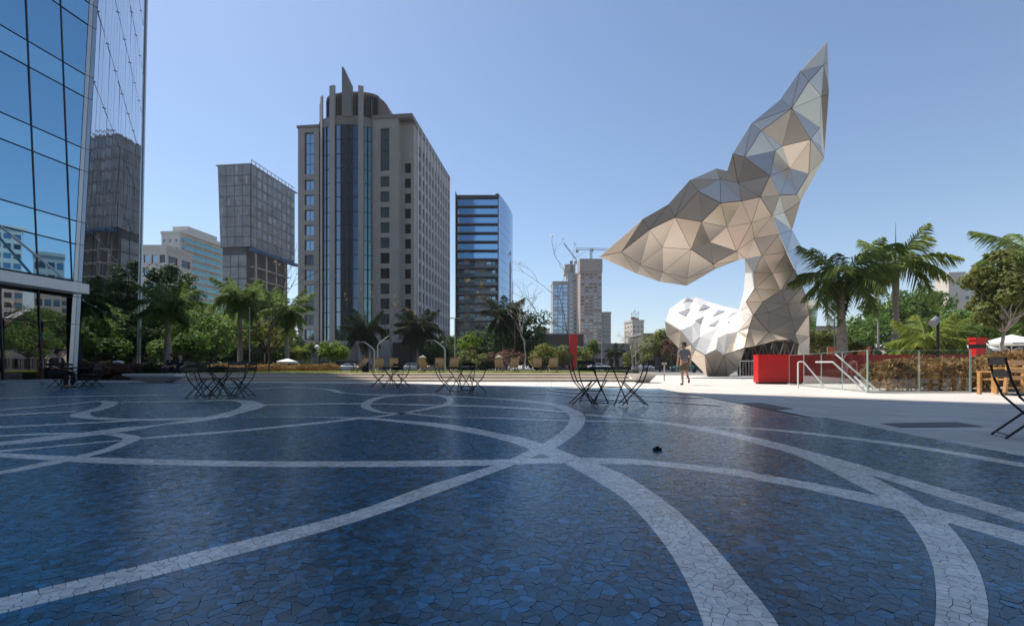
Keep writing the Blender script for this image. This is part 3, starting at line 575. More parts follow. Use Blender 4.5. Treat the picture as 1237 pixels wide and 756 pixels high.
# inner skin and back shell, one closed body
mb = MB(); idx = {}
for n, p in wp.items():
    d = (p - eye).normalized(); idx[n] = len(mb.v); mb.v.append(tuple(p + d * 0.01 - off_w))
bidx = {}
for n, p in wp.items():
    if n in bnd: bidx[n] = idx[n]; continue
    d = Vector((p.x, p.y, 0)).normalized(); th = min(min((p - wp[k]).length for k in bnd) * 0.75, 2.6)
    bidx[n] = len(mb.v); mb.v.append(tuple(p + d * (0.3 + th) - off_w))
for a, b, c, t in wt:
    mb.f.append((idx[a], idx[b], idx[c])); mb.m.append(2 if t == 'W' else 0)
    if not (a in bnd and b in bnd and c in bnd): mb.f.append((bidx[a], bidx[c], bidx[b])); mb.m.append(1)
mb.build('inner_skin', [M['seam'], M['champagne'], M['white_shell']], whale)
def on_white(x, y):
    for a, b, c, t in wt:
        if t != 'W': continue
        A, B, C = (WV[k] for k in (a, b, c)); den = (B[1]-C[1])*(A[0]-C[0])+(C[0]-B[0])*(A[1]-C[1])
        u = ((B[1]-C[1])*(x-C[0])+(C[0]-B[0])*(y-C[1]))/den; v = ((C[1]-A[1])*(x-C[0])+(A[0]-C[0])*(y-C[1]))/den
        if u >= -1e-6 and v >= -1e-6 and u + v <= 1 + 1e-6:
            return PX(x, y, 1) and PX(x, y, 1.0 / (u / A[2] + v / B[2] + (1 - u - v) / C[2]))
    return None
for tr in [((235,120),(270,140),(198,157)),((170,225),(250,195),(220,250)),((345,165),(390,185),(312,210)),((285,280),(350,250),(320,300)),((450,205),(495,215),(412,250)),((385,315),(455,275),(425,320)),((545,225),(590,220),(520,260)),((490,310),(545,270),(515,295))]:  # raised grey triangles: shade of the unlit facets put into the colour
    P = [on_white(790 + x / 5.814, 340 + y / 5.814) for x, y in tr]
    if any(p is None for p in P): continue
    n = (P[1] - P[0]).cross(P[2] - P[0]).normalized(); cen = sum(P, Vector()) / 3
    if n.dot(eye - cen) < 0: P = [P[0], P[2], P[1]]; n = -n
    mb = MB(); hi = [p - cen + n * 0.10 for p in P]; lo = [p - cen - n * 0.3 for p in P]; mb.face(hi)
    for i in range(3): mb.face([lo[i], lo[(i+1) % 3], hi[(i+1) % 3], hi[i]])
    mb.build('painted_shade_panel', M['shade_grey'], whale, loc=cen - off_w)
M['truss'] = mat('dark_truss_steel', (0.09, 0.085, 0.08), .6, .3)
# steel trusses that show in the opening under the arch
d = 39.0
for k in range(5):
    x0, x1 = 896 + k * 13, 909 + k * 13; mb = MB()
    a, b, c_, e = [PX(x, y, d) for x, y in ((x0, 450), (x1, 450), (x1, 412), (x0, 412))]
    for p, q in ((a, c_), (b, e), (b, c_), (a, b), (e, c_)): mb.bar(p - off_w, q - off_w, 0.10)
    mb.build('truss_frame', M['truss'], whale)
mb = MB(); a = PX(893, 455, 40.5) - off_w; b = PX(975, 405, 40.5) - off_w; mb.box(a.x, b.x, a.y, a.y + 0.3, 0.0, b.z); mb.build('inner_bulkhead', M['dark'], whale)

# ================================================================== BUILDINGS
def wall_grid(mb, O, U, N, us, zs, holes, depth, mi=0, mr=None):
    """front faces of a wall with openings (cell i,j in holes) and the reveals round them"""
    O = Vector(O); U = Vector(U); N = Vector(N); mr = mi if mr is None else mr
    def p(u, z, d=0): return O + U * u + Vector((0, 0, z)) - N * d
    for i in range(len(us) - 1):
        for j in range(len(zs) - 1):
            u0, u1, z0, z1 = us[i], us[i+1], zs[j], zs[j+1]
            if (i, j) in holes:
                mb.face([p(u0, z0), p(u0, z0, depth), p(u0, z1, depth), p(u0, z1)], mr); mb.face([p(u1, z0, depth), p(u1, z0), p(u1, z1), p(u1, z1, depth)], mr)
                mb.face([p(u0, z0, depth), p(u0, z0), p(u1, z0), p(u1, z0, depth)], mr); mb.face([p(u0, z1), p(u0, z1, depth), p(u1, z1, depth), p(u1, z1)], mr)
            else: mb.face([p(u0, z0), p(u1, z0), p(u1, z1), p(u0, z1)], mi)
WCACHE = {}
def window_mesh(w, h, nx, nz, glass, frame, fw=0.09):
    key = (round(w, 3), round(h, 3), nx, nz, glass.name, frame.name)
    if key in WCACHE: return WCACHE[key]
    b = MB(); b.face([(-w/2, 0, 0), (w/2, 0, 0), (w/2, 0, h), (-w/2, 0, h)], 0)
    for i in range(nx + 1):
        x = -w/2 + w * i / nx; x = min(max(x, -w/2 + fw/2), w/2 - fw/2); b.box(x - fw/2, x + fw/2, -0.06, -0.005, 0, h, 1)
    for j in range(nz + 1):
        z = min(max(h * j / nz, fw/2), h - fw/2); b.box(-w/2, w/2, -0.05, -0.006, z - fw/2, z + fw/2, 1)
    WCACHE[key] = b.mesh('window', [glass, frame]); return WCACHE[key]
def windows(parent, O, U, N, us, zs, holes, depth, nx, nz, glass, frame, name='window'):
    O = Vector(O); U = Vector(U); N = Vector(N); ang = math.atan2(U.y, U.x)
    for i, j in sorted(holes):
        w = us[i+1] - us[i]; h = zs[j+1] - zs[j]; c = O + U * ((us[i] + us[i+1]) / 2) + Vector((0, 0, zs[j])) - N * (depth - 0.01)
        g = random.choice(glass) if isinstance(glass, list) else glass
        put(name, window_mesh(w, h, nx, nz, g, frame), parent, c, (0, 0, ang))

M['brown_stone'] = mat('brown_granite', (0.33, 0.30, 0.28), 0.6, var=0.10, scale=0.25, bump=0.05)
M['brown_dark'] = mat('dark_granite', (0.19, 0.175, 0.165), 0.55, var=0.10, scale=0.3)
M['pale_mullion'] = mat('pale_pilaster', (0.66, 0.64, 0.66), 0.5, var=0.06, scale=0.4)
M['win_dark'] = mirror_glass('dark_window_glass', (0.07, 0.08, 0.09), 0.05, 0.15)
M['win_blue'] = mirror_glass('blue_window_glass', (0.30, 0.40, 0.48), 0.03, 0.15)
M['win_bay'] = mirror_glass('bay_glass', (0.20, 0.26, 0.32), 0.03, 0.25, 0.25)
M['win_green'] = mirror_glass('green_glass', (0.13, 0.22, 0.22), 0.04, 0.2, 0.25)
M['frame_dark'] = mat('dark_frame', (0.035, 0.037, 0.04), 0.4, 0.4)
M['frame_grey'] = mat('grey_frame', (0.25, 0.26, 0.27), 0.4, 0.4)

# ---- brown tower
BO = Vector((XD(497, 110), 110, 0)); BR = -math.atan(0.107)
bt = thing('brown_office_tower', 'tall brown granite office tower with curved glass bay and blade shaped spire', 'building', BO, BR)
lx = lambda px: (px - 497) / 4.9
lz = lambda y: ZD(y, 110)
TOP = lz(141)
body = MB()
FY = 0.0
# left wing: columns of windows
rows_y = [211.5, 230, 249, 267.5, 286, 304.5, 323, 341.5, 360, 378.5, 397]
def col_wing(px0, px1, w0, w1, ztop, darktop):
    us = [lx(px0), lx(w0), lx(w1), lx(px1)]
    zs = [0]; holes = set()
    ys = sorted(rows_y, reverse=True)
    for y in ys:
        zs += [lz(y + 13), lz(y)]; holes.add((1, len(zs) - 2))
    zs += [lz(205), lz(153), ztop]; holes.add((1, len(zs) - 3))
    wall_grid(body, (0, FY, 0), (1, 0, 0), (0, -1, 0), us, zs, holes, 0.5)
    hs = {h for h in holes if h[1] < len(zs) - 3}; tall = holes - hs
    lo = {h for h in hs if zs[h[1]] < lz(300)}
    windows(bt, (0, FY, 0), (1, 0, 0), (0, -1, 0), us, zs, lo, 0.5, 2, 1, [M['win_dark'], M['win_bay']], M['frame_dark'])
    windows(bt, (0, FY, 0), (1, 0, 0), (0, -1, 0), us, zs, hs - lo, 0.5, 2, 1, M['win_blue'], M['frame_dark'])
    windows(bt, (0, FY, 0), (1, 0, 0), (0, -1, 0), us, zs, tall, 0.5, 2, 4, M['win_blue'], M['frame_dark'])
col_wing(360, 386, 368, 379.5, lz(146), 1)
col_wing(451, 481, 460, 471, lz(139), 1)
# recess with a narrow window column, then the side corner
us = [lx(481), lx(486), lx(493.5), lx(497)]; zs = [0]; holes = set()
for y in sorted(rows_y + [193], reverse=True): zs += [lz(y + 12), lz(y)]; holes.add((1, len(zs) - 2))
zs += [TOP]
wall_grid(body, (0, 1.8, 0), (1, 0, 0), (0, -1, 0), us, zs, holes, 0.4); windows(bt, (0, 1.8, 0), (1, 0, 0), (0, -1, 0), us, zs, holes, 0.4, 1, 1, M['win_dark'], M['frame_dark'])
body.face([(lx(481), 0, 0), (lx(481), 1.8, 0), (lx(481), 1.8, TOP), (lx(481), 0, TOP)])
# side face: bays with paired windows and pale pilasters
SLEN = 37.0; us = [1.8]; holes = set(); nb = 11
u = 5.0; us.append(u)
for k in range(nb): us += [u + 2.25, u + 2.9]; u += 2.9
us[-1] = SLEN
zs = [0, 4.5]; z = 6.0
while z + 2.3 < TOP - 2: zs += [z, z + 2.5]; z += 3.57
zs.append(TOP - 0.8)
hs = {(1 + 2 * k, 2 * j) for k in range(nb) for j in range(1, (len(zs) - 2) // 2 + 0)} if False else {(i, j) for i in range(1, len(us) - 1, 2) for j in range(2, len(zs) - 1, 2)}
wall_grid(body, (0, 0, 0), (0, 1, 0), (1, 0, 0), us, zs, hs, 0.45); windows(bt, (0, 0, 0), (0, 1, 0), (1, 0, 0), us, zs, hs, 0.45, 2, 1, [M['win_dark'], M['win_dark'], M['win_bay']], M['frame_dark'])
body.face([(lx(360), 0, 0), (lx(360), 0, lz(146)), (lx(360), SLEN, lz(146)), (lx(360), SLEN, 0)])
body.face([(lx(360), SLEN, 0), (lx(360), SLEN, TOP), (0, SLEN, TOP), (0, SLEN, 0)])
body.face([(lx(360), 0, lz(146)), (lx(386), 0, lz(146)), (lx(386), SLEN, lz(146)), (lx(360), SLEN, lz(146))])
body.face([(lx(386), 1, TOP - 0.8), (0, 1, TOP - 0.8), (0, SLEN, TOP - 0.8), (lx(386), SLEN, TOP - 0.8)])
body.face([(lx(386), 0, lz(146)), (lx(386), SLEN, lz(146)), (lx(386), SLEN, TOP), (lx(386), 0, TOP)])
body.build('wall', M['brown_stone'], bt)
mb = MB(); mb.box(lx(364), -0.6, 2.6, SLEN - 0.9, 0, lz(150)); mb.box(lx(364), lx(384), .6, 2.6, 0, lz(150)); mb.box(lx(453), lx(480), .6, 2.6, 0, lz(150)); mb.build('inner_core', M['dark'], bt)
mb = MB(); mb.box(lx(451), 0.25, -0.2, 2.2, TOP - 0.2, TOP + 0.7); mb.box(-0.4, 0.25, 2.2, SLEN + .2, TOP - 0.8, TOP + 0.7); mb.build('parapet', M['brown_dark'], bt)
mb = MB(); mb.box(lx(360) - .2, lx(386), -0.25, 0.8, lz(147.5), lz(144.5)); mb.build('parapet', M['brown_dark'], bt)
for k in range(nb + 1):
    y = 5.0 - 0.33 + 2.9 * k if k else 4.6
    mb = MB(); mb.box(0.02, 0.32, y - 0.18, y + 0.18, 4.5, TOP + (0.5 if k else 0)); mb.build('pilaster', M['pale_mullion'], bt)
# curved glass bay
bx0, bx1 = lx(387), lx(451); bc = (bx0 + bx1) / 2; bw = (bx1 - bx0) / 2; BUL = 3.2
def bay(t, r=0.0): return (bc + (bw + r * .3) * math.sin(t), 0.3 - (BUL + r) * math.cos(t) + 0.4)
ts = np.linspace(-1.50, 1.50, 15)
zb0, zb1 = lz(412), lz(153); nf = 15
specials = {3: 'fin', 6: 'fin', 11: 'fin'}
for i in range(14):
    if i in (2, 5, 10, 13, 0): continue
    a = bay(ts[i]); b = bay(ts[i+1]); g = M['win_green'] if i > 10 else M['win_bay']
    for j in range(nf):
        z0 = zb0 + (zb1 - zb0) * j / nf; z1 = zb0 + (zb1 - zb0) * (j + 1) / nf
        mb = MB(); mb.face([(a[0], a[1], z0 + .06), (b[0], b[1], z0 + .06), (b[0], b[1], z1 - .06), (a[0], a[1], z1 - .06)]); mb.build('pane', g, bt)
    mb = MB(); mb.box(a[0] - .1, a[0] + .1, a[1] - .22, a[1] + .05, zb0, zb1); mb.build('mullion', M['frame_dark'], bt)
for i in (0, 2, 5, 10, 13):
    a = bay(ts[i]); b = bay(ts[i+1]); mb = MB(); ao = bay(ts[i], 0.5); bo = bay(ts[i+1], 0.5)
    top = {0: lz(120), 2: lz(114), 5: lz(106), 10: lz(106), 13: lz(118)}[i]
    mb.prism([a, ao, bo, b][::-1], 0, top); mb.build('bay_pier', M['brown_stone'] if i in (2, 5, 10) else M['brown_dark'], bt)
def arc_band(name, z0, z1, r, m, cap=True):
    mb = MB(); pts = [bay(t, r) for t in ts]
    for i in range(14): mb.face([(*pts[i], z0), (*pts[i+1], z0), (*pts[i+1], z1), (*pts[i], z1)])
    if cap: mb.face([(*p, z1) for p in pts]); mb.face([(*p, z0) for p in pts][::-1])
    mb.build(name, m, bt)
for j in range(1, nf): arc_band('floor_band', zb0 + (zb1 - zb0) * j / nf - .09, zb0 + (zb1 - zb0) * j / nf + .09, 0.03, M['frame_dark'], False)
arc_band('bay_lintel', zb1, lz(142), 0.15, M['brown_dark']); arc_band('bay_base', lz(416), zb0, 0.15, M['brown_stone']); arc_band('bay_plinth', 0, lz(436), -0.2, M['dark'])
arc_band('bay_lower_wall', lz(436), lz(416), -0.3, M['brown_dark'])
# crown: dark drum with louvres and a curved roof
mb = MB(); n = 18; dr = [(bc + 1.0 + (bw - .3) * math.sin(a), 1.5 - 2.6 * math.cos(a) if math.cos(a) > 0 else 1.5 - 7 * math.cos(a)) for a in np.linspace(-math.pi, math.pi, 2 * n + 1)[:-1]]
mb.prism(dr, lz(142), lz(112)); mb.build('crown_drum', M['brown_dark'], bt)
M['copper'] = mat('roof_copper', (0.26, 0.20, 0.17), 0.5, 0.2, var=0.1)
mb = MB(); mb.prism([(bc + 1.0 + (p[0] - bc - 1) * 1.05, 1.5 + (p[1] - 1.5) * 1.05) for p in dr], lz(112), lz(110)); mb.build('crown_roof', M['copper'], bt)
for a in np.linspace(-1.4, 1.4, 25):
    mb = MB(); x = bc + 1.0 + (bw - .2) * math.sin(a); y = 1.5 - 2.75 * math.cos(a); mb.box(x - .12, x + .12, y - .25, y, lz(141), lz(114)); mb.build('crown_louvre', M['frame_dark'], bt)
mb = MB(); x1 = lx(450); x2 = lx(470)     # sloping curved roof flank on the right
prof = [(x1, lz(140)), (x1, lz(111))] + [(x1 + (x2 - x1) * math.sin(t), lz(138.5) + (lz(111) - lz(138.5)) * math.cos(t)) for t in np.linspace(0.2, 1.5, 7)]
for q in (0.8, 8.0): pass
k = len(prof); mb.v = [(x, 1.2, z) for x, z in prof] + [(x, 9.0, z) for x, z in prof]; mb.f = [tuple(range(k))[::-1], tuple(range(k, 2 * k))] + [(i, (i + 1) % k, k + (i + 1) % k, k + i) for i in range(k)]; mb.m = [0] * len(mb.f)
mb.build('crown_flank', M['copper'], bt)
mb = MB(); xs0, xs1 = lx(421), lx(432); y = -3.0
poly = [(xs0, lz(144)), (xs1, lz(144)), (xs1, lz(107)), (xs0 + .3, lz(85.5)), (xs0, lz(85.5))]; k = len(poly)
mb.v = [(x, y, z) for x, z in poly] + [(x, y + 1.0, z) for x, z in poly]; mb.f = [tuple(range(k)), tuple(range(k, 2 * k))[::-1]] + [((i + 1) % k, i, k + i, k + (i + 1) % k) for i in range(k)]; mb.m = [0] * len(mb.f)
mb.build('spire', M['brown_dark'], bt)
# ground floor: columns and a dark entrance
for px in (366, 382, 400, 430, 452, 478):
    mb = MB(); mb.box(lx(px) - .5, lx(px) + .5, -1.6, 0.2, 0, lz(430) + 3); mb.build('column', M['brown_stone'], bt)
mb = MB(); mb.box(lx(478), 0.9, -1.9, 0.9, 0, lz(414)); mb.build('entrance_box', M['dark'], bt)
mb = MB(); mb.box(0.35, 6.5, 8, 20, 4.6, 5.0); mb.build('canopy', M['frame_grey'], bt)

# ---- blue glass apartment tower behind it
gd = 160; gt = thing('blue_glass_tower', 'blue glass apartment tower with stacked balcony slabs and curved flank', 'building', (XD(602, gd), gd, 0), 0)
gw = (602 - 552) / 570 * gd; fl = 2.99; gtop = ZD(236, gd); nfl = 19
M['apt_beige'] = mat('apartment_beige', (0.36, 0.34, 0.31), 0.7, var=0.1, scale=0.4)
M['balc_glass'] = mirror_glass('balcony_glass', (0.30, 0.52, 0.72), 0.05, 0.15)
M['balc_low'] = glass_mix('balcony_clear_glass', (0.45, 0.6, 0.62), .10, .55)
M['slab'] = mat('dark_slab', (0.055, 0.06, 0.068), 0.6)
M['flank_glass'] = mirror_glass('flank_glass', (0.27, 0.40, 0.56), 0.02, 0.1)
mb = MB(); mb.box(-gw, -0.3, 1.6, 24, 0, gtop - .1); mb.build('core', M['slab'], gt)
wm = {}
for k in range(nfl):
    z = gtop - 0.6 - (k + 1) * fl
    mb = MB(); mb.box(-gw, 0.1, -0.3, 1.6, z - 0.32, z + 0.1); mb.build('balcony_slab', M['slab'], gt)
    mb = MB(); mb.box(-gw + .3, -0.1, -0.25, -0.2, z + 0.1, z + (2.0 if k < 7 else 1.15)); mb.build('balustrade', M['balc_glass'] if k < 7 else M['balc_low'], gt)
    for q in range(7):
        a = -gw + 0.4 + q * (gw - .8) / 7; w = (gw - .8) / 7
        kind = 'beige' if (k >= 6 and q in (1, 3, 4)) else 'glass'
        if kind == 'beige':
            mb = MB(); mb.box(a, a + w, 1.45, 1.6, z + .1, z + fl - .32); mb.build('wall_panel', M['apt_beige'], gt)
            if q == 3: mb = MB(); mb.box(a + .3, a + w - .2, 1.38, 1.44, z + 1.1, z + 2.2); mb.build('window', M['win_dark'], gt)
        else: put('window', window_mesh(w - .06, fl - .45, 1, 1, random.choice([M['win_blue'], M['win_bay'], M['win_green'], M['win_dark']]), M['frame_dark']), gt, (a + w / 2, 1.5, z + .1))
mb = MB(); mb.box(-gw - .25, 0.3, -0.35, 0.4, gtop - .7, gtop); mb.build('roof_edge', M['slab'], gt); mb = MB(); mb.box(-gw - .5, -gw - .26, -.6, 24, 0, gtop + 1); mb.build('side_fin', M['slab'], gt)
cur = [(0.1, -0.3)] + [(0.1 + 5.1 * math.sin(t * 1.25), 24.3 * t) for t in np.linspace(0, 1, 9)][1:]
for i in range(8):
    (xa, ya), (xb, yb) = cur[i], cur[i+1]
    for k in range(nfl):
        z = gtop + 0.8 - (k + 1) * fl * 1.05; mb = MB(); mb.face([(xa, ya + .05, z), (xb, yb - .05, z), (xb, yb - .05, z + fl * 1.05 - .08), (xa, ya + .05, z + fl * 1.05 - .08)]); mb.build('flank_pane', M['flank_glass'], gt)
mb = MB(); mb.prism([(-1, 0)] + [(x - .12, y) for x, y in cur] + [(-1, 24)], 0, gtop + .5); mb.build('flank_frame', M['frame_dark'], gt)

# ---- netted grey tower under construction
nd = 140; nt_ = thing('netted_grey_tower', 'unfinished dark grey tower wrapped in construction netting with overhanging upper floors', 'building', (XD(303, nd), nd, 0), -math.atan(0.12))
M['net'] = mat('construction_net', (0.23, 0.245, 0.265), 0.75, var=0.35, scale=0.22, detail=6, isl=0.12)
M['net_light'] = mat('torn_net', (0.30, 0.32, 0.35), 0.8, var=0.2, scale=0.4)
M['net_glass'] = mat('netted_window', (0.25, 0.28, 0.31), .4, var=.3, scale=.5, obr=.25)
nw, nl = 9.8, 22.5; zt = ZD(199, nd); zo = ZD(298, nd)
def tap(z): return (1 + 0.09 * (z - zo) / (zt - zo))
mb = MB()
v = []
for z, s in ((zo, 1.0), (zt, 1.09)):
    v += [(-nw * s, 0, z), (0, 0, z), (0, nl, z), (-nw * s, nl, z)]
mb.v = v; mb.f = [(0, 3, 2, 1), (4, 5, 6, 7), (0, 1, 5, 4), (1, 2, 6, 5), (2, 3, 7, 6), (3, 0, 4, 7)]; mb.m = [0] * 6
mb.build('upper_block', M['slab'], nt_)
mb = MB(); mb.box(-nw + .3, -2.0, 0.5, nl - 1, 0, zo + .1); mb.build('lower_block', M['slab'], nt_)
NR, NF = 8, 4
for j in range(NR):
    z0 = zo + (zt - zo) * j / NR; z1 = zo + (zt - zo) * (j + 1) / NR
    for i in range(NF):
        x0 = -nw * tap(z0) * (1 - i / NF); x1 = -nw * tap(z0) * (1 - (i + 1) / NF)
        mb = MB(); k0 = tap(z0); k1 = tap(z1)
        mb.face([(-nw*k0*(1-i/NF)+.07, -.12, z0+.09), (-nw*k0*(1-(i+1)/NF)-.07, -.12, z0+.09), (-nw*k1*(1-(i+1)/NF)-.07, -.12, z1-.09), (-nw*k1*(1-i/NF)+.07, -.12, z1-.09)]); mb.build('net_panel', M['net'], nt_)
        if random.random() < .6:
            xa = -nw*k0*(1-i/NF) + random.uniform(.3, 1.0); mb = MB(); mb.box(xa, xa + random.uniform(.4, 1.1), -.2, -.14, z0 + .5, z0 + random.uniform(2, 3.6)); mb.build('glazed_opening', M['net_glass'], nt_)
    for i in range(9):
        y0 = nl * i / 9; y1 = nl * (i + 1) / 9; mb = MB(); mb.face([(.12, y0 + .07, z0 + .09), (.12, y1 - .07, z0 + .09), (.12, y1 - .07, z1 - .09), (.12, y0 + .07, z1 - .09)]); mb.build('net_panel', M['net'], nt_)
        if random.random() < .75: mb = MB(); mb.box(.14, .2, y0 + .5, y1 - .5, z0 + .6, z1 - .7); mb.build('glazed_opening', M['net_glass'], nt_)
for j in range(9):
    z = 2 + j * (zo - 4) / 9
    for i in range(3): mb = MB(); xa = -nw + .5 + i * 2.6; mb.box(xa, xa + 2.4, .3, .44, z, z + (zo - 4) / 9 - .3); mb.build('net_panel', M['net'], nt_)
    mb = MB(); mb.box(-2.0, -0.4, 2, nl - 2, z, z + .3); mb.build('floor_slab', M['concrete'], nt_)
for i in range(4): mb = MB(); mb.box(-.9, -.5, 3 + i * 5, 3.5 + i * 5, 0, zo); mb.build('column', M['concrete'], nt_)
mb = MB(); mb.box(-nw*1.1-.3, .3, -.3, nl*1.06, zt, zt + .35); mb.build('roof_slab', M['net_light'], nt_)
for i in range(12): mb = MB(); mb.box(.1, .25, i * nl / 12, i * nl / 12 + .15, zt + .35, zt + 1.5); mb.box(.1, .25, i*nl/12, (i+1)*nl/12, zt + 1.3, zt + 1.5); mb.build('roof_railing', M['net_light'], nt_)
M['blue_tarp'] = mat('blue_tarpaulin', (0.03, 0.10, 0.22), 0.7)
mb = MB(); mb.box(-.2, 1.6, -.4, nl, zo - 1.2, zo - .5); mb.build('edge_platform', M['blue_tarp'], nt_)

# ---- generic far building: walls with real openings and a window object in each
def far_tower(label, px0, px1, ytop, d, depth, side, wallm, glass, nx, nzf, name='far_tower', side_n=4, fh=3.1, rot=None, winw=.62, winh=.5, base=0, framem=None, nwx=1):
    w = (px1 - px0) / FPX * d; H = ZD(ytop, d); t = thing(name, label, 'building', (XD(px0, d), d, 0), rot if rot is not None else 0)
    b = MB(); faces = [((0, 0, 0), (1, 0, 0), (0, -1, 0), w, nx)]
    if side == 'r': faces.append(((w, 0, 0), (0, 1, 0), (1, 0, 0), depth, side_n))
    if side == 'l': faces.append(((0, depth, 0), (0, -1, 0), (-1, 0, 0), depth, side_n))
    nz = nzf
    for O, U, N, L, n in faces:
        us = [0]; hs = set(); bw_ = L / n
        for i in range(n): us += [i * bw_ + bw_ * (1 - winw) / 2, i * bw_ + bw_ * (1 + winw) / 2]
        us.append(L); zs = [0]; f = (H - 1.5 - base) / nz
        for j in range(nz): zs += [base + j * f + f * (1 - winh) / 2, base + j * f + f * (1 + winh) / 2]
        zs.append(H)
        hs = {(i, j) for i in range(1, len(us) - 1, 2) for j in range(1, len(zs) - 1, 2)}
        wall_grid(b, O, U, N, us, zs, hs, 0.35); windows(t, O, U, N, us, zs, hs, 0.35, nwx, 1, glass, framem or M['frame_dark'])
    if side != 'r': b.face([(w, 0, 0), (w, depth, 0), (w, depth, H), (w, 0, H)])
    if side != 'l': b.face([(0, depth, 0), (0, 0, 0), (0, 0, H), (0, depth, H)])
    b.face([(w, depth, 0), (0, depth, 0), (0, depth, H), (w, depth, H)]); b.face([(0, 0, H), (w, 0, H), (w, depth, H), (0, depth, H)])
    b.build('wall', wallm, t); c = MB(); c.box(.5, w - .5, .5, depth - .5, 0, H - .4); c.build('inner_core', M['dark'], t)
    p = MB(); e = .25; p.box(-e, w + e, -e, e, H - .3, H + .8); p.box(-e, e, e, depth, H - .3, H + .8); p.box(w - e, w + e, e, depth, H - .3, H + .8); p.build('parapet', wallm, t)
    return t, w, H
M['white_wall'] = mat('white_render', (0.56, 0.53, 0.49), 0.75, var=0.07, scale=0.3)
M['cream_wall'] = mat('cream_render', (0.52, 0.46, 0.385), 0.75, var=0.07, scale=0.3)
M['grey_wall'] = mat('grey_render', (0.30, 0.29, 0.29), 0.75, var=0.08, scale=0.3)
M['teal_glass'] = mirror_glass('teal_glass', (0.15, 0.29, 0.30), 0.08, 0.1)
# white apartments with teal balconies
t, w, H = far_tower('white apartment block with teal glass balconies down its flank', 195, 219, 282, 200, 25, None, M['white_wall'], [M['win_dark'], M['win_blue']], 3, 16, 'white_apartment_block', winw=.4, winh=.35, rot=-math.atan(.12))
for k in range(18):
    z = H - 3.5 - k * 3.2
    if z < 3: break
    mb = MB(); mb.box(w, w + 1.6, 1, 25, z - .2, z); mb.build('balcony_slab', M['white_wall'], t)
    for q in range(4): mb = MB(); mb.box(w + 1.5, w + 1.56, 1.2 + q * 6, 6.8 + q * 6, z, z + 1.25); mb.build('balcony_glass', M['teal_glass'], t)
    for q in range(4): put('balcony_door', window_mesh(4.6, 2.4, 3, 1, M['teal_glass'], M['frame_grey']), t, (w + .03, 4 + q * 6, z), (0, 0, R(90)))
mb = MB(); mb.box(2.5, w + 1.2, 3, 20, H, H + 3.6); mb.box(w - .5, w + 1.7, 1, 25.2, H - .1, H + 1.6); mb.build('penthouse', M['white_wall'], t)
t, w, H = far_tower('low pale office block beside white apartments with wide blue windows', 172, 201, 299, 150, 12, 'r', M['white_wall'], [M['win_blue'], M['win_dark']], 3, 9, 'pale_office_block', 2, winw=.7, winh=.6)
# glass tower with crane, striped tower with crane, slab
t, w, H = far_tower('grey glass high-rise under construction with setback corner and crane', 668, 686, 341, 350, 20, 'r', M['grey_wall'], [M['win_blue'], M['win_bay'], M['flank_glass']], 3, 22, 'glass_high_rise', 3, winw=.86, winh=.85)
mb = MB(); mb.box(w, w + 7.5, 1, 18, 0, H + 7); mb.box(w - 2, w + 6, 3, 14, H + 7, H + 14); mb.build('concrete_core', M['concrete'], t)
for j in range(20): put('core_window', window_mesh(5, 2.0, 3, 1, M['win_bay'], M['frame_grey']), t, (w + 3.7, .9, 6 + j * 3.2))
M['crane'] = mat('crane_steel', (0.16, 0.13, 0.12), 0.6)
def crane(label, x, ybase, ytop, d, jib, rz, g='tower cranes above the far high-rises'):
    c = thing('tower_crane', label, 'crane', (XD(x, d), d, ZD(ybase, d)), rz, g); h = (ybase - ytop) / FPX * d
    mb = MB(); 
    for sx in (-.6, .6):
        for sy in (-.6, .6): mb.bar((sx, sy, 0), (sx, sy, h), .22)
    n = max(3, int(h / 2))
    for i in range(n): mb.bar((-.6, -.6, h*i/n), (.6, -.6, h*(i+1)/n), .15); mb.bar((-.6, .6, h*i/n), (.6, .6, h*(i+1)/n), .15)
    mb.build('mast', M['crane'], c)
    a, b, e = jib; mb = MB()
    mb.bar((-a, 0, h - .6), (b, 0, h - .6 + e), .3); mb.bar((-a, 0, h + .9), (b, 0, h + .5 + e), .2)
    for i in range(14): t0 = i / 14; x0 = -a + (a + b) * t0; mb.bar((x0, 0, h - .6 + e * t0), (x0 + (a + b) / 28, 0, h + .8 + e * t0), .14); mb.bar((x0 + (a + b) / 28, 0, h + .8 + e * t0), (x0 + (a + b) / 14, 0, h - .6 + e * t0), .14)
    mb.build('jib', M['crane'], c)
    mb = MB(); mb.box(-a, -a + 2, -.6, .6, h - 2.6, h - .6); mb.build('counterweight', M['concrete'], c); mb = MB(); mb.box(-.2, 1.4, -1.5, -.6, h - 2, h); mb.build('cab', M['frame_grey'], c)
crane('dark tower crane with raised steep jib above grey glass high-rise', 690.5, 332, 315, 352, (4, 6, 14), R(160))
t, w, H = far_tower('brown striped high-rise with many thin floor bands and netted top', 701, 727, 323, 330, 12, None, mat('brown_floor_band', (0.36, 0.245, 0.19), 0.8, var=.1), [M['win_dark'], M['win_bay']], 5, 30, 'striped_high_rise', winw=.8, winh=.5)
mb = MB(); mb.box(-.4, w + .4, -.4, 12.4, H - 3, H + 6); mb.build('netted_top', mat('beige_net', (0.30, 0.25, 0.21), 0.8, var=.2, scale=.5), t)
crane('slim tower crane with level jib above brown striped high-rise', 714, 313, 301, 332, (11, 21, 0), R(4))
far_tower('plain grey slab high-rise beside the brown striped one', 728, 738, 378, 340, 10, None, M['grey_wall'], M['win_dark'], 3, 14, 'grey_slab_block', winw=.5, winh=.4)
t, w, H = far_tower('cream apartment block with brown rooftop tanks and antennas', 764, 779, 388, 250, 10, 'l', M['cream_wall'], M['win_dark'], 3, 9, 'cream_apartment_block', 3, rot=R(12), winw=.35, winh=.4)
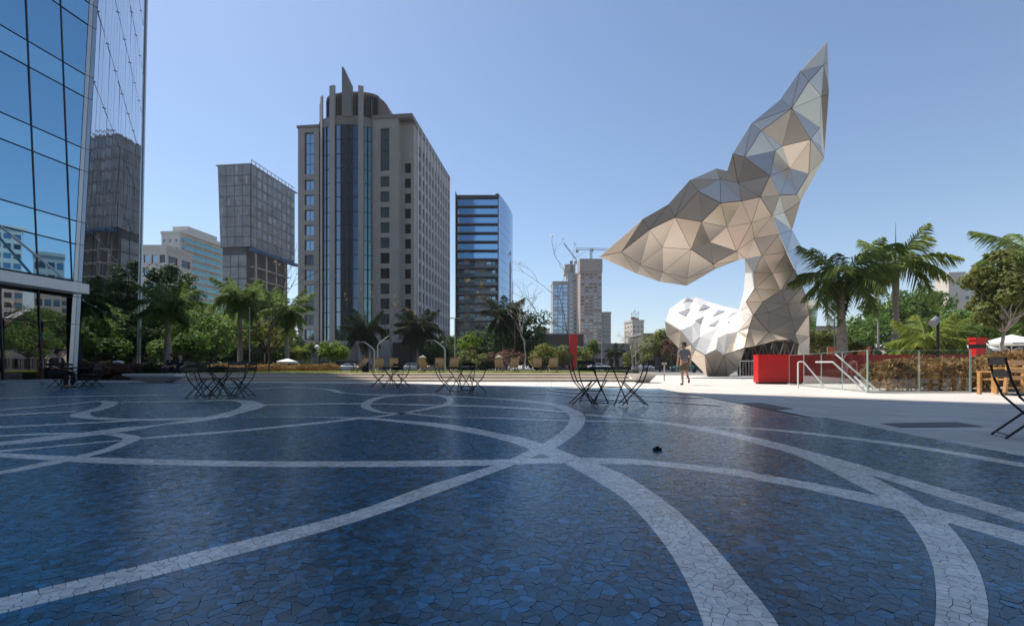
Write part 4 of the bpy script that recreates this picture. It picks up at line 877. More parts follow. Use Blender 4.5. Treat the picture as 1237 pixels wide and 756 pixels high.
mb = MB(); mb.lathe([(0, 0), (1.3, 0), (1.3, 2.6), (0, 2.6)], 12, 0, (2.4, 4, H)); mb.lathe([(0, 0), (1.1, 0), (1.1, 2.2), (0, 2.2)], 12, 0, (5, 5, H)); mb.build('roof_tank', mat('rust_tank', (0.25, 0.13, 0.08), .8, var=.2), t)
for k in range(5): mb = MB(); x = 1.5 + k; mb.bar((x, 4, H + 2), (x, 4, H + 5 + (k % 3)), .14); mb.bar((x - .6, 4, H + 4.4 + (k % 3) * .7), (x + .6, 4, H + 4.4 + (k % 3) * .7), .12); mb.build('antenna', M['frame_dark'], t)
far_tower('small beige block far behind the dark leafy tree', 646, 664, 398, 260, 12, None, M['cream_wall'], M['win_dark'], 5, 6, 'beige_block', winw=.4, winh=.4)
far_tower('hazy low grey block far beyond the striped high-rise', 739, 750, 427, 520, 12, None, M['grey_wall'], M['win_dark'], 4, 3, 'hazy_low_block', winw=.4, winh=.4)
t, w, H = far_tower('cream stepped high-rise rising behind the cycads and leafy trees', 1146, 1163, 331, 220, 10, None, M['cream_wall'], M['win_dark'], 1, 8, 'cream_high_rise', winw=.1, winh=.2, rot=R(-10))
mb = MB(); mb.box(w, w + 5.5, .8, 11, 0, H - 1.5); mb.box(w + 5.5, w + 10, 1.5, 11, 0, H - 5); mb.build('stepped_wing', M['white_wall'], t)
for j in range(9):
    for q in range(3): put('window', window_mesh(1.3, 1.6, 1, 1, M['win_dark'], M['frame_dark']), t, (w + 1.5 + q * 3, .76 if q < 2 else 1.44, 4 + j * 4))
# low buildings across the road
def low_building(label, px0, px1, ytop, d, depth, wallm, name, fascia=None, bays=4):
    w = (px1 - px0) / FPX * d; H = ZD(ytop, d); t = thing(name, label, 'building', (XD(px0, d), d, 0))
    b = MB(); us = [0]; n = bays; bw_ = w / n
    for i in range(n): us += [i * bw_ + bw_ * .12, i * bw_ + bw_ * .88]
    us.append(w); zs = [0, .4, min(2.8, H - .8), H]; hs = {(i, 1) for i in range(1, len(us) - 1, 2)}
    wall_grid(b, (0, 0, 0), (1, 0, 0), (0, -1, 0), us, zs, hs, .4); windows(t, (0, 0, 0), (1, 0, 0), (0, -1, 0), us, zs, hs, .4, 3, 1, M['win_dark'], M['frame_dark'])
    b.face([(0, depth, 0), (0, 0, 0), (0, 0, H), (0, depth, H)]); b.face([(w, 0, 0), (w, depth, 0), (w, depth, H), (w, 0, H)]); b.face([(0, 0, H), (w, 0, H), (w, depth, H), (0, depth, H)]); b.build('wall', wallm, t)
    if fascia: m = MB(); m.box(-.3, w + .3, -1.2, .2, H * .62, H * .62 + .35); m.build('fascia', fascia, t)
    m = MB(); m.box(-.15, w + .15, -.15, depth, H, H + .3); m.build('roof_edge', M['concrete'], t)
    return t
low_building('low dark brown building with pale fascia behind the lawn hedge', 648, 705, 404, 104, 14, mat('brown_cladding', (0.10, 0.065, 0.05), .7, var=.15), 'brown_pavilion', M['white_wall'], 5)
low_building('long low pale building with flat roof across the road', 700, 800, 416, 118, 12, M['grey_wall'], 'pale_low_building', None, 6)
low_building('dark shopfront building with white fascia behind the sculpture', 776, 880, 404, 106, 12, mat('dark_cladding', (0.06, 0.055, 0.05), .7), 'shopfront_building', M['white_wall'], 6)
low_building('white low building with wide windows beyond the trunked palm', 985, 1045, 396, 75, 10, M['white_wall'], 'white_low_building', M['red'], 4)
low_building('pale terrace building half hidden behind the cycads and white parasol', 1100, 1330, 418, 70, 10, M['cream_wall'], 'terrace_building', M['white_wall'], 8)
low_building('long low grey building shaded behind the royal palms', 120, 350, 415, 103, 12, M['grey_wall'], 'shaded_low_building', None, 10)

# ---- glass tower beside the plaza: blue face, silver corner, mirrored grey face
C0 = Vector((-23.6, 25.0, 0)); UB = Vector((0.144, 1, 0)).normalized(); UG = Vector((-0.612, 1, 0)).normalized()
NB = Vector((UB.y, -UB.x, 0)); NG = Vector((UG.y, -UG.x, 0)); HT = 150.0
M['face_blue'] = mirror_glass('blue_curtain_glass', (0.31, 0.54, 0.70), 0.015, 0.05, 0.25)
M['face_blue2'] = mirror_glass('blue_spandrel_glass', (0.36, 0.61, 0.76), 0.02, 0.05, 0.25)
M['face_grey'] = mirror_glass('grey_curtain_glass', (0.32, 0.375, 0.445), 0.02, 0.06, 0.5)
M['silver'] = mat('silver_panel', (0.58, 0.585, 0.58), 0.35, 0.55, var=.04)
M['silver_blue'] = mat('bluish_panel', (0.36, 0.43, 0.50), 0.3, 0.6)
M['lobby_glass'] = glass_mix('lobby_glass', (0.72, 0.90, 0.92), 0.36, 0.8)
gl = thing('mirror_glass_tower', 'tall glass office tower with blue front, silver corner and mirrored flank', 'building', C0)
def bp(t, z, o=0.0): return UB * t + NB * o + Vector((0, 0, z))
def corner(z): return 0.0536 * min(z, 45) + 0.0 * z
def mull(k, z): return 0.42 - 1.6 * k - 0.0387 * min(z, 45)
zl = [5.35]; z = 7.35
while z < HT: zl += [z, z + 1.24]; z += 4.08
joined = MB(); ns = 0
def clip_quad(k, z0, z1):
    g = .035
    P = [(mull(k + 1, z0) + g, z0 + g), (mull(k, z0) - g, z0 + g), (mull(k, z1) - g, z1 - g), (mull(k + 1, z1) + g, z1 - g)]
    out = []
    f = lambda p: p[0] - (corner(p[1]) - .02)
    for i in range(4):
        a, b = P[i], P[(i + 1) % 4]; fa, fb = f(a), f(b)
        if fa <= 0: out.append(a)
        if fa * fb < 0: s = fa / (fa - fb); out.append((a[0] + (b[0] - a[0]) * s, a[1] + (b[1] - a[1]) * s))
    return out
for j in range(len(zl) - 1):
    for k in range(-2, 14):
        P = clip_quad(k, zl[j], zl[j+1])
        if len(P) < 3: continue
        a, b = random.gauss(0, .0012), random.gauss(0, .0012)
        c = P[0]; pts = [bp(t, zz, 0.06 + a * (t - c[0]) + b * (zz - c[1])) for t, zz in P]
        if zl[j] < 27 and k < 5:
            mb = MB(); mb.face(pts); mb.build('pane', M['face_blue2'] if j % 2 == 1 else M['face_blue'], gl)
        else: joined.face(pts, 1 if j % 2 == 1 else 0)
joined.build('upper_pane_field', [M['face_blue'], M['face_blue2']], gl)['kind'] = 'stuff'
# mullions and transoms near the ground
for k in range(-1, 5):
    mb = MB(); zz0 = 0.0 if mull(k, 0) < 0 else 4.7 + (mull(k, 4.7) - corner(4.7)) / .092
    mb.bar(bp(mull(k, max(zz0, 0)), max(zz0, 0), .07), bp(mull(k, 45), 45, .07), .035, .06); mb.build('mullion', M['frame_dark'], gl)
for zz in [3.03, 4.46] + [q for q in zl if 5 < q < 30]:
    mb = MB(); mb.bar(bp(-12, zz, .07), bp(corner(zz), zz, .07), .06, .03); mb.build('transom', M['frame_dark'], gl)
# lobby behind clear panes
for j, (za, zb) in enumerate(((0.12, 3.0), (3.06, 4.43))):
    for k in range(0, 6):
        t1 = min(mull(k, za) - .04, -.03); t0 = mull(k + 1, za) + .04; mb = MB(); mb.face([bp(t0, za, .03), bp(t1, za, .03), bp(t1, zb, .03), bp(t0, zb, .03)]); mb.build('lobby_pane', M['lobby_glass'], gl)
mb = MB(); mb.face([bp(-14, .02, 0), bp(0, .02, 0), bp(0, .02, -9), bp(-14, .02, -9)][::-1]); mb.build('lobby_floor', M['concrete'], gl)
mb = MB(); mb.face([bp(-14, 0, -9), bp(0.5, 0, -9), bp(0.5, 5, -9), bp(-14, 5, -9)]); mb.face([bp(.5, 0, -9), bp(.5, 0, 0), bp(.5, 5, 0), bp(.5, 5, -9)]); mb.build('lobby_wall', mat('lobby_wall', (0.10, 0.09, 0.08), .6, var=.3, scale=.6), gl)
mb = MB(); mb.face([bp(-14, 4.9, 0), bp(.5, 4.9, 0), bp(.5, 4.9, -9), bp(-14, 4.9, -9)]); mb.build('lobby_ceiling', M['grey_wall'], gl)
M['green_sign'] = mat('green_sign', (0.0, 0.30, 0.19), .5)
for px in (5, 66):
    mb = MB(); a = -2.9 + px * .035; mb.box(0, .55, -.03, .03, 0, .42); o = mb.build('lobby_sign', M['green_sign'], gl, loc=bp(a, 2.15, -1.0)); o.rotation_euler = (0, 0, math.atan2(UB.y, UB.x) - R(50))
mb = MB(); mb.bar(bp(-.35, .1, -1.2), bp(-.35, 2.6, -1.2), .22); mb.bar(bp(-.35, 2.5, -1.2), bp(.1, 2.5, -1.2), .22); mb.build('lobby_post', mat('orange_post', (0.55, 0.15, 0.03), .5), gl)
mb = MB(); mb.bar(bp(-12, .06, .05), bp(0, .06, .05), .12, .12); mb.build('sill', M['frame_grey'], gl)
for t in (-4.2, -9): mb = MB(); mb.tube([bp(t, 0, -2.5), bp(t, 4.9, -2.5)], .3, 14); mb.build('lobby_column', M['silver'], gl)
# canopy
mb = MB(); a, b = -14, .25
P = [bp(a, 4.62, .02), bp(b, 4.62, .02), bp(b, 4.62, 1.1), bp(a, 4.62, 1.1)]; Q = [p + Vector((0, 0, .62)) for p in P]; Q[2] = Q[2] - Vector((0, 0, .12)); Q[3] = Q[3] - Vector((0, 0, .12))
mb.v = [tuple(p) for p in P + Q]; mb.f = [(0, 1, 2, 3), (7, 6, 5, 4), (0, 4, 5, 1), (1, 5, 6, 2), (2, 6, 7, 3), (3, 7, 4, 0)]; mb.m = [0] * 6; mb.build('canopy', M['white_paint'], gl)
mb = MB(); mb.tube([bp(-.9, 5.3, .9), bp(-4.2, 8.2, .1)], .06, 8); mb.build('canopy_rod', M['silver'], gl)
mb = MB(); mb.tube([bp(-5.9, 5.3, .9), bp(-9.2, 8.2, .1)], .06, 8); mb.build('canopy_rod', M['silver'], gl)
# silver corner fins, floor by floor
zs_ = [0.0, 3.03, 4.5] + zl
for j in range(len(zs_) - 1):
    z0, z1 = zs_[j], zs_[j+1]
    if z0 > 45: break
    for q, (w0, w1, m) in enumerate(((0.0, .34, 'silver'), (.38, .72, 'silver_blue'))):
        mb = MB(); A0 = bp(corner(z0) + w0 * .5, z0 + .015, .08 + w0 * .12); A1 = bp(corner(z0) + w1 * .5, z0 + .015, .08 + w1 * .12)
        B0 = bp(corner(z1) + w0 * .5, z1 - .015, .08 + w0 * .12); B1 = bp(corner(z1) + w1 * .5, z1 - .015, .08 + w1 * .12); mb.face([A0, A1, B1, B0]); mb.build('corner_panel', M[m], gl)
# grey mirrored flank
LG = 24.8; NCOL = 22
def gp(u, z, o=0.0):
    near = bp(corner(z) + .42, z, .12); farp = UG * LG + Vector((0.02 * min(z, 45), 0, z)); p = near * (1 - u) + farp * u; return Vector((p.x, p.y, z)) + NG * o
zg = [0.3 + 4.08 * k for k in range(int(HT / 4.08))]
joined = MB()
for j in range(len(zg) - 1):
    for i in range(NCOL):
        u0, u1 = i / NCOL, (i + 1) / NCOL; e = .0010; t1 = random.gauss(0, .0016); t2 = random.gauss(0, .0016); w = LG / NCOL
        pts = [gp(u0 + e, zg[j] + .012, 0), gp(u1 - e, zg[j] + .012, t1 * w), gp(u1 - e, zg[j+1] - .012, t1 * w + t2 * 4), gp(u0 + e, zg[j+1] - .012, t2 * 4)]
        if j < 11: mb = MB(); mb.face(pts); mb.build('flank_pane', M['face_grey'], gl)
        else: joined.face(pts)
joined.build('upper_flank_field', M['face_grey'], gl)['kind'] = 'stuff'
for j in range(1, 11):
    mb = MB(); mb.bar(gp(0, zg[j], .008), gp(1, zg[j], .008), .012, .014)
    for i in range(0, NCOL, 3): c = gp(i / NCOL, zg[j], .06); mb.box(c.x - .03, c.x + .03, c.y - .03, c.y + .03, c.z - .03, c.z + .03)
    mb.build('joint_line', M['silver_blue'], gl)
mb = MB(); a = gp(1, 0, .05); b = gp(1, 45, .05); mb.bar(a, b, .16); mb.build('edge_trim', M['silver'], gl)
# dark body closing the tower behind its glass, from the canopy up
mb = MB(); base = [bp(-22, 0, -.1), bp(0.2, 0, -.1), UG * LG - NG * .2, UG * LG + Vector((-30, 8, 0)), bp(-22, 0, -40)]
ring = lambda z: [Vector((p.x, p.y, z)) + (UB * corner(z) if i == 1 else (Vector((.02 * min(z, 45), 0, 0)) if i == 2 else Vector())) for i, p in enumerate(base)]
levels = [4.95, 45, HT]
rows = [ring(z) for z in levels]; n = 5
mb.v = [tuple(p) for r in rows for p in r]; mb.f = [(k * n + i, k * n + (i + 1) % n, (k + 1) * n + (i + 1) % n, (k + 1) * n + i) for k in range(2) for i in range(n)] + [tuple(range(n))[::-1], tuple(range(2 * n, 3 * n))]; mb.m = [0] * len(mb.f)
mb.face([gp(0, 0, -.2), gp(1, 0, -.2), gp(1, 5, -.2), gp(0, 5, -.2)]); mb.face([bp(.2, 0, -.1), bp(.2, 0, -20), bp(.2, 5, -20), bp(.2, 5, -.1)])
mb.build('tower_body', M['frame_dark'], gl)

# ---- two towers and trees that show only as reflections in the blue face
def polar(az, d): return (-24.5 + math.sin(R(az)) * d, 23.5 + math.cos(R(az)) * d)
def mirror_tower(label, az, d, w, H, m, glass, nx, nz, name):
    x, y = polar(az, d)
    t, _, _ = far_tower(label, CX, CX + w * FPX / d, HY - (H - CAMH) * FPX / d, d, w, 'l', m, glass, nx, nz, name, nx, winw=.75, winh=.55)
    t.location = (x, y, 0); t.rotation_euler = (0, 0, R(-az)); return t
bk, _, _ = far_tower('long dark block added unseen behind the plaza to darken the sculpture reflections', CX, CX + 170 * FPX / 60, HY - 33 * FPX / 60, 60, 20, None, mat('added_block_dark', (0.13, 0.105, 0.085), .7, var=.15, scale=.3), [M['win_dark'], M['win_bay']], 34, 8, 'added_dark_block')  # added out of view so the sculpture panels reflect something dark
bk.location = (100, -42, 0); bk.rotation_euler = (0, 0, R(180))
mirror_tower('white balconied apartment tower mirrored in the blue glass front', 62.6, 210, 10, 50, M['white_wall'], [M['win_blue'], M['win_dark']], 4, 14, 'white_balcony_tower')
mirror_tower('plain concrete office box mirrored in the blue glass front', 59.9, 190, 6.5, 38, M['concrete'], [M['win_dark'], M['win_bay']], 3, 9, 'concrete_box_tower')
mirror_tower('narrow banded apartment tower mirrored beside the silver corner', 58.3, 240, 7, 37, M['grey_wall'], [M['win_dark'], M['win_blue']], 3, 11, 'banded_tower')

# ================================================================== PLANTS
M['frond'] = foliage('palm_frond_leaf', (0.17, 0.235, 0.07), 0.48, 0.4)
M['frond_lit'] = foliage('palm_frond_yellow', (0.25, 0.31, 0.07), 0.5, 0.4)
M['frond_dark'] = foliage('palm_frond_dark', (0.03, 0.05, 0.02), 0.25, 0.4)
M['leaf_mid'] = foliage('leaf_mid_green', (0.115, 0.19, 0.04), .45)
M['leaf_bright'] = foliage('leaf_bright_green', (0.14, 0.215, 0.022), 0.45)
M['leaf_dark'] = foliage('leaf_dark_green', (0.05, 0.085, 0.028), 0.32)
M['leaf_olive'] = foliage('leaf_olive', (0.16, 0.18, 0.055), 0.42)
M['leaf_yellow'] = foliage('leaf_yellow_green', (0.17, 0.175, 0.04), 0.45)
M['leaf_red'] = foliage('leaf_reddish', (0.16, 0.085, 0.06), 0.3)
M['straw'] = foliage('dry_straw', (0.34, 0.22, 0.10), 0.3, 0.5)
M['blossom'] = mat('yellow_blossom', (0.75, 0.48, 0.02), .6)
M['pale_twig'] = mat('pale_bark', (0.36, 0.33, 0.29), .9, var=.2)
M['grey_twig'] = mat('grey_bark', (0.085, 0.065, 0.052), .9, var=.2)
M['shaft'] = mat('palm_crownshaft', (0.13, 0.17, 0.06), .5, var=.15)

def frond_mesh(L, droop, m, seed, nleaf=62, lw=.042):
    rnd = random.Random(seed); b = MB(); pts = []
    for i in range(13):
        t = i / 12; pts.append(Vector((L * (t - .10 * t * t * droop), 0, L * (.42 * t * (1 - .35 * droop) - droop * .62 * t * t))))
    b.tube(pts, [.035 * L / 2.8 * (1 - .85 * i / 12) for i in range(13)], 4)
    for i in range(nleaf):
        t = .10 + .90 * (i + .5) / nleaf; k = min(int(t * 12), 11); f = t * 12 - k; p = pts[k].lerp(pts[k+1], f); d = (pts[k+1] - pts[k]).normalized()
        ll = L * .33 * (math.sin(math.pi * min(1, .18 + .80 * t)) ** .7) * rnd.uniform(.8, 1.1)
        for s in (-1, 1):
            out = (Vector((0, s, 0)) * rnd.uniform(.75, 1) + d * rnd.uniform(.45, .75) + Vector((0, 0, rnd.uniform(-.95, -.05)))).normalized()
            mid = p + out * ll * .55; tip = p + out * ll + Vector((0, 0, -ll * rnd.uniform(.25, .5))); w = d * lw * L / 2.8
            b.face([p - w * .5, p + w * .5, mid + w * .6, tip, mid - w * .6])
    return b.mesh('frond', m)
FR = {}
def fronds(mkey, L):
    k = (mkey, round(L, 1))
    if k not in FR: FR[k] = [frond_mesh(L, dr, M[mkey], 10 + i) for i, dr in enumerate((.35, .7, 1.0, 1.35))]
    return FR[k]
def palm(label, x, d, ycrown, L, mkey='frond', trunk_r=.2, n=17, name='royal_palm', group=None, base_z=0, spear=False, lean=0, skirt=False, seed=0):
    rnd = random.Random(int(x * 7) + seed); z = ZD(ycrown, d) - base_z
    t = thing(name, label, 'palm tree', (XD(x, d), d, base_z), 0, group)
    b = MB(); pts = [(lean * (i / 8) ** 1.5, 0, z * .86 * i / 8) for i in range(9)]
    b.tube(pts, [trunk_r * (1.25 if i == 0 else 1.05 + .12 * math.sin(i * .9) - .035 * i) for i in range(9)], 12); b.build('trunk', M['trunk_grey'], t, True)
    b = MB(); b.tube([(lean * .85, 0, z * .855), (lean * .95, 0, z * .93), (lean, 0, z * 1.0)], [trunk_r * .85, trunk_r * .7, trunk_r * .35], 10); b.build('crown_shaft', M['shaft'], t, True)
    fm = fronds(mkey, L)
    for i in range(n):
        q = i / n; kind = 0 if q < .25 else 1 if q < .55 else 2 if q < .85 else 3
        a = i * 2.39996 + rnd.uniform(-.3, .3); tilt = (-.55 + rnd.uniform(-.15, .15)) if kind == 0 else (-.15 + rnd.uniform(-.2, .2)) if kind == 1 else (.25 + rnd.uniform(-.2, .3))
        if skirt and kind == 3: tilt += .55
        o = put('frond', fm[kind], t, (lean, 0, z * .985)); o.rotation_euler = (rnd.uniform(-.3, .3), tilt, a); s = rnd.uniform(.85, 1.1); o.scale = (s, s, s)
    if spear: b = MB(); b.tube([(lean, 0, z), (lean, 0, z + L * .75)], [.05, .008], 6); b.build('spear_leaf', M['shaft'], t)
    return t

def leaf_cloud(b, clumps, per, size, rnd, mi=0, flat=1.0):
    for c, r in clumps:
        for i in range(per):
            v = Vector((rnd.gauss(0, 1), rnd.gauss(0, 1), rnd.gauss(0, 1))).normalized() * r * rnd.uniform(.35, 1.05) ** .6
            p = c + Vector((v.x, v.y, v.z * flat)); n = (v.normalized() + Vector((rnd.gauss(0, .6), rnd.gauss(0, .6), .5 + rnd.gauss(0, .5)))).normalized()
            u = n.orthogonal().normalized(); u = Matrix.Rotation(rnd.uniform(0, 6.28), 3, n) @ u; w = n.cross(u); s = size * rnd.uniform(.6, 1.3)
            b.face([p - u * s, p - w * s * .5, p + u * s, p + w * s * .5], mi)
def limb(b, a, c, r0, r1, rnd, n=6, wob=.06):
    a = Vector(a); c = Vector(c); L = (c - a).length; pts = []
    for i in range(n + 1):
        t = i / n; pts.append(a.lerp(c, t) + Vector((rnd.gauss(0, wob), rnd.gauss(0, wob), 0)) * L * (t * (1 - t) * 4) * .5)
    b.tube(pts, [r0 + (r1 - r0) * i / n for i in range(n + 1)], 7); return pts
def tree(label, x, d, ytop, ybot, rpx, mkey, n=30, per=80, leaf=.14, name='broadleaf_tree', group=None, base_z=0, trunk_r=.14, bark='trunk_dark', lean=0, flat=.75, seed=0, gap=.42):
    rnd = random.Random(int(x * 13 + d) + seed); zt = ZD(ytop, d) - base_z; zb = max(.2, ZD(ybot, d) - base_z); rx = rpx / FPX * d
    t = thing(name, label, 'tree', (XD(x, d), d, base_z), 0, group)
    cz = (zt + zb) / 2; rz_ = (zt - zb) / 2; clumps = []
    while len(clumps) < n:
        v = Vector((rnd.uniform(-1, 1), rnd.uniform(-1, 1), rnd.uniform(-1, 1)))
        if v.length > 1 or v.length < .25: continue
        k = 1 - .25 * max(0, v.z)
        clumps.append((Vector((lean + v.x * rx * k, v.y * rx * k, cz + v.z * rz_ * .9)), gap * min(rx, rz_ * 1.4) * rnd.uniform(.55, 1.15)))
    b = MB(); fork = Vector((lean * .6, 0, max(zb * .95, zt * .25))); limb(b, (0, 0, 0), fork, trunk_r * 1.2, trunk_r * .8, rnd, 6, .05)
    for c, r in clumps[::2]: limb(b, fork, c, trunk_r * .55, trunk_r * .1, rnd, 4, .1)
    b.build('trunk', M[bark], t, True)
    b = MB(); leaf_cloud(b, clumps, int(per * 1.5), leaf * 1.25, rnd, 0, flat); b.build('crown', M[mkey], t); return t
def bare_tree(label, x, d, ytop, rpx, name='bare_tree', bark='grey_twig', blossoms=10, base_z=0, lean=0, r0=.05, depth=5, group=None, seed=0, leaves=None):
    rnd = random.Random(int(x * 5) + seed); zt = ZD(ytop, d) - base_z; rx = rpx / FPX * d; t = thing(name, label, 'tree', (XD(x, d), d, base_z), 0, group)
    b = MB(); tips = []
    def grow(p, dirv, L, r, k):
        q = p + dirv * L; pts = limb(b, p, q, r, r * .68, rnd, 4, .07)
        if k == 0 or r < .006: tips.append(q); return
        for i in range(2 if rnd.random() < .65 else 3):
            nd_ = (dirv + Vector((rnd.gauss(0, .42) * rx / zt * 4.2, rnd.gauss(0, .42) * rx / zt * 4.2, rnd.gauss(.04, .22)))).normalized(); grow(q, nd_, L * rnd.uniform(.62, .85), r * .64, k - 1)
    grow(Vector((0, 0, 0)), Vector((lean, 0, 1)).normalized(), zt * .36, r0, depth); b.build('trunk', M[bark], t)
    if blossoms:
        b = MB(); leaf_cloud(b, [(p, .12) for p in rnd.sample(tips, min(blossoms, len(tips)))], 7, .055, rnd); b.build('blossom', M['blossom'], t)
    if leaves: b = MB(); leaf_cloud(b, [(p, .25) for p in tips], 9, .07, rnd); b.build('crown', M[leaves], t)
    return t
GL = 'royal palms in front of the shaded trees'
palm('royal palm with thick pale trunk beside the mirrored flank of the glass tower', 203, 40, 368, 3.0, 'frond', .30, 20, group=GL)
palm('royal palm before the netted grey tower, tallest crown of its row', 290, 45, 360, 3.0, 'frond', .22, 20, group=GL)
palm('royal palm crown just behind the slender lawn tree', 322, 52, 366, 2.8, 'frond', .2, 18, group=GL)
palm('royal palm with drooping fronds against the corner of the brown tower', 347, 44, 374, 2.9, 'frond', .2, 20, group=GL, skirt=True)
palm('small pale silvery palm under the drooping royal palm', 362, 46, 424, 1.5, 'frond_lit', .12, 14, name='small_palm')
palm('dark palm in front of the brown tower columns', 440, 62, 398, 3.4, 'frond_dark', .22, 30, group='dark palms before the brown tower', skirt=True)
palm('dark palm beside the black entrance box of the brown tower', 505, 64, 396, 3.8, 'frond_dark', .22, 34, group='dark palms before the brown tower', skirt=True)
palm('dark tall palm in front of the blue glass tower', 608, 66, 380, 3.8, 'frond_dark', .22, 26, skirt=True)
palm('small dark palm by the pale low building', 742, 72, 425, 1.9, 'frond_dark', .12, 16, name='small_palm')
palm('thick trunked royal palm with dense hanging fronds next to the sculpture', 1018, 30, 334, 3.3, 'frond', .30, 18, skirt=True, lean=-.15)
palm('sunlit royal palm with arching yellow-green fronds and upright spear', 1082, 32, 316, 3.5, 'frond_lit', .24, 15, spear=True)
palm('tall royal palm rising behind the leafy tree by the hedge', 1252, 29, 305, 3.8, 'frond', .24, 16)
palm('low bushy cycad with long spreading fronds behind the glass balustrade', 1118, 23, 412, 1.9, 'frond_lit', .22, 26, name='cycad')
palm('second low cycad close to the red cabinet', 1150, 26, 408, 1.8, 'frond', .22, 24, name='cycad')
# trees behind the lawn, from the glass tower to the pale building
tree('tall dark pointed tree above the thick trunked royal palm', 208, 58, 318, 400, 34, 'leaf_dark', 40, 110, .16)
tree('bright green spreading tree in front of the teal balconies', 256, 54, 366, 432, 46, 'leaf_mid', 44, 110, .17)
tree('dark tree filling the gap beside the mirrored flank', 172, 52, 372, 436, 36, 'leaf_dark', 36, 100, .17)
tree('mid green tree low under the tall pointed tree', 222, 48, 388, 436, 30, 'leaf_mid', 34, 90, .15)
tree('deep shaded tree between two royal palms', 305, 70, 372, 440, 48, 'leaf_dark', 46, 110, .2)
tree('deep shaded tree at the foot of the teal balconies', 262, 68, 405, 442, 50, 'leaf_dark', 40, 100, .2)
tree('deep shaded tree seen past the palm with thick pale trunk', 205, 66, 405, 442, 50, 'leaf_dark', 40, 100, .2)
tree('thin yellowish tree with airy crown behind the slender lawn tree', 322, 46, 388, 425, 38, 'leaf_yellow', 30, 34, .11, gap=.34)
tree('small round bright green tree in front of the brown tower', 402, 50, 411, 437, 17, 'leaf_bright', 26, 90, .11, trunk_r=.06, name='small_tree')
tree('clipped rounded dark bush under the airy yellowish tree', 345, 46, 424, 437, 22, 'leaf_mid', 20, 80, .1, name='rounded_bush', trunk_r=.05)
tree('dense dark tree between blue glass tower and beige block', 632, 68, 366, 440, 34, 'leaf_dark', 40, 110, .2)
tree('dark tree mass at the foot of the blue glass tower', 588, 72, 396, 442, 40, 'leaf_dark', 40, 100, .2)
tree('lit green tree crown low before the blue glass tower', 570, 60, 404, 425, 17, 'leaf_bright', 18, 60, .14)
tree('olive shrubby tree behind the deck chairs before the glass tower', 568, 56, 421, 441, 22, 'leaf_olive', 20, 70, .12)
tree('yellow-green shrub tree beside the brown pavilion', 656, 58, 417, 441, 21, 'leaf_yellow', 24, 80, .13)
tree('yellow-green shrub tree beside the red totem', 676, 60, 418, 441, 16, 'leaf_olive', 20, 70, .13)
tree('reddish bare-branched shrub behind the towel-topped deck chairs', 612, 52, 418, 442, 22, 'leaf_red', 20, 30, .09, bark='grey_twig')
tree('small green tree right of the red totem in front of pale building', 716, 66, 411, 438, 13, 'leaf_mid', 22, 80, .13)
tree('straggly olive tree between red totem and parked van', 703, 62, 418, 442, 15, 'leaf_olive', 20, 50, .11)
tree('spreading olive green tree behind the curled white shell', 797, 75, 399, 432, 27, 'leaf_olive', 34, 90, .17)
tree('bush of small leaves at the foot of the white blossoming tree', 768, 66, 424, 443, 18, 'leaf_olive', 20, 60, .12)
tree('reddish dry tree beside the curled white shell', 812, 70, 406, 432, 14, 'leaf_red', 22, 50, .12)
tree('dark shrub mass right behind the black entrance box', 530, 66, 416, 442, 24, 'leaf_dark', 26, 80, .15)
# right side
tree('wide flat-topped green tree far behind the sunlit palm', 1100, 68, 350, 402, 50, 'leaf_mid', 60, 110, .2)
tree('green tree low behind the thick trunked palm', 1052, 60, 380, 428, 34, 'leaf_mid', 40, 90, .17)
tree('leafy olive tree with slim leaning trunk beside the wooden chair', 1212, 21, 300, 398, 36, 'leaf_olive', 46, 80, .10, trunk_r=.075, bark='pale_twig', lean=.05, gap=.36)
tree('dense green tree between cream high-rise and cycads', 1165, 44, 372, 425, 36, 'leaf_mid', 40, 90, .15)
tree('dense green tree behind the white parasols', 1222, 46, 352, 420, 40, 'leaf_olive', 46, 90, .15)
tree('green tree peeping past the sculpture arch', 985, 48, 392, 436, 22, 'leaf_olive', 26, 70, .13)
tree('orange flowering shrub at the foot of the thick trunked palm', 1033, 36, 414, 428, 18, 'leaf_yellow', 16, 60, .09, trunk_r=.04, name='flowering_shrub')
tree('spiky dark green shrub at the foot of the sunlit palm', 1088, 26, 418, 432, 24, 'leaf_dark', 20, 70, .09, trunk_r=.04, name='spiky_shrub')
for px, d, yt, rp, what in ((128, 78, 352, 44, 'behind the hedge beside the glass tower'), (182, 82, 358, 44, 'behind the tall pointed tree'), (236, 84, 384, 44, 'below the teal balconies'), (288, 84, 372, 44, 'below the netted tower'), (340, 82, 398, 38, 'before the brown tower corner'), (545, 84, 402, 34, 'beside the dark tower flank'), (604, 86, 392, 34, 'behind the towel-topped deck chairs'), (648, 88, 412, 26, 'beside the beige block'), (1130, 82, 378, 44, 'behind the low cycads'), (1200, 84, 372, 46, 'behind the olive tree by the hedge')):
    tree('dense backdrop tree ' + what, px, d, yt, 443, rp, 'leaf_dark' if px < 700 else 'leaf_mid', 50, 90, .26, group='backdrop trees across the road', seed=3)
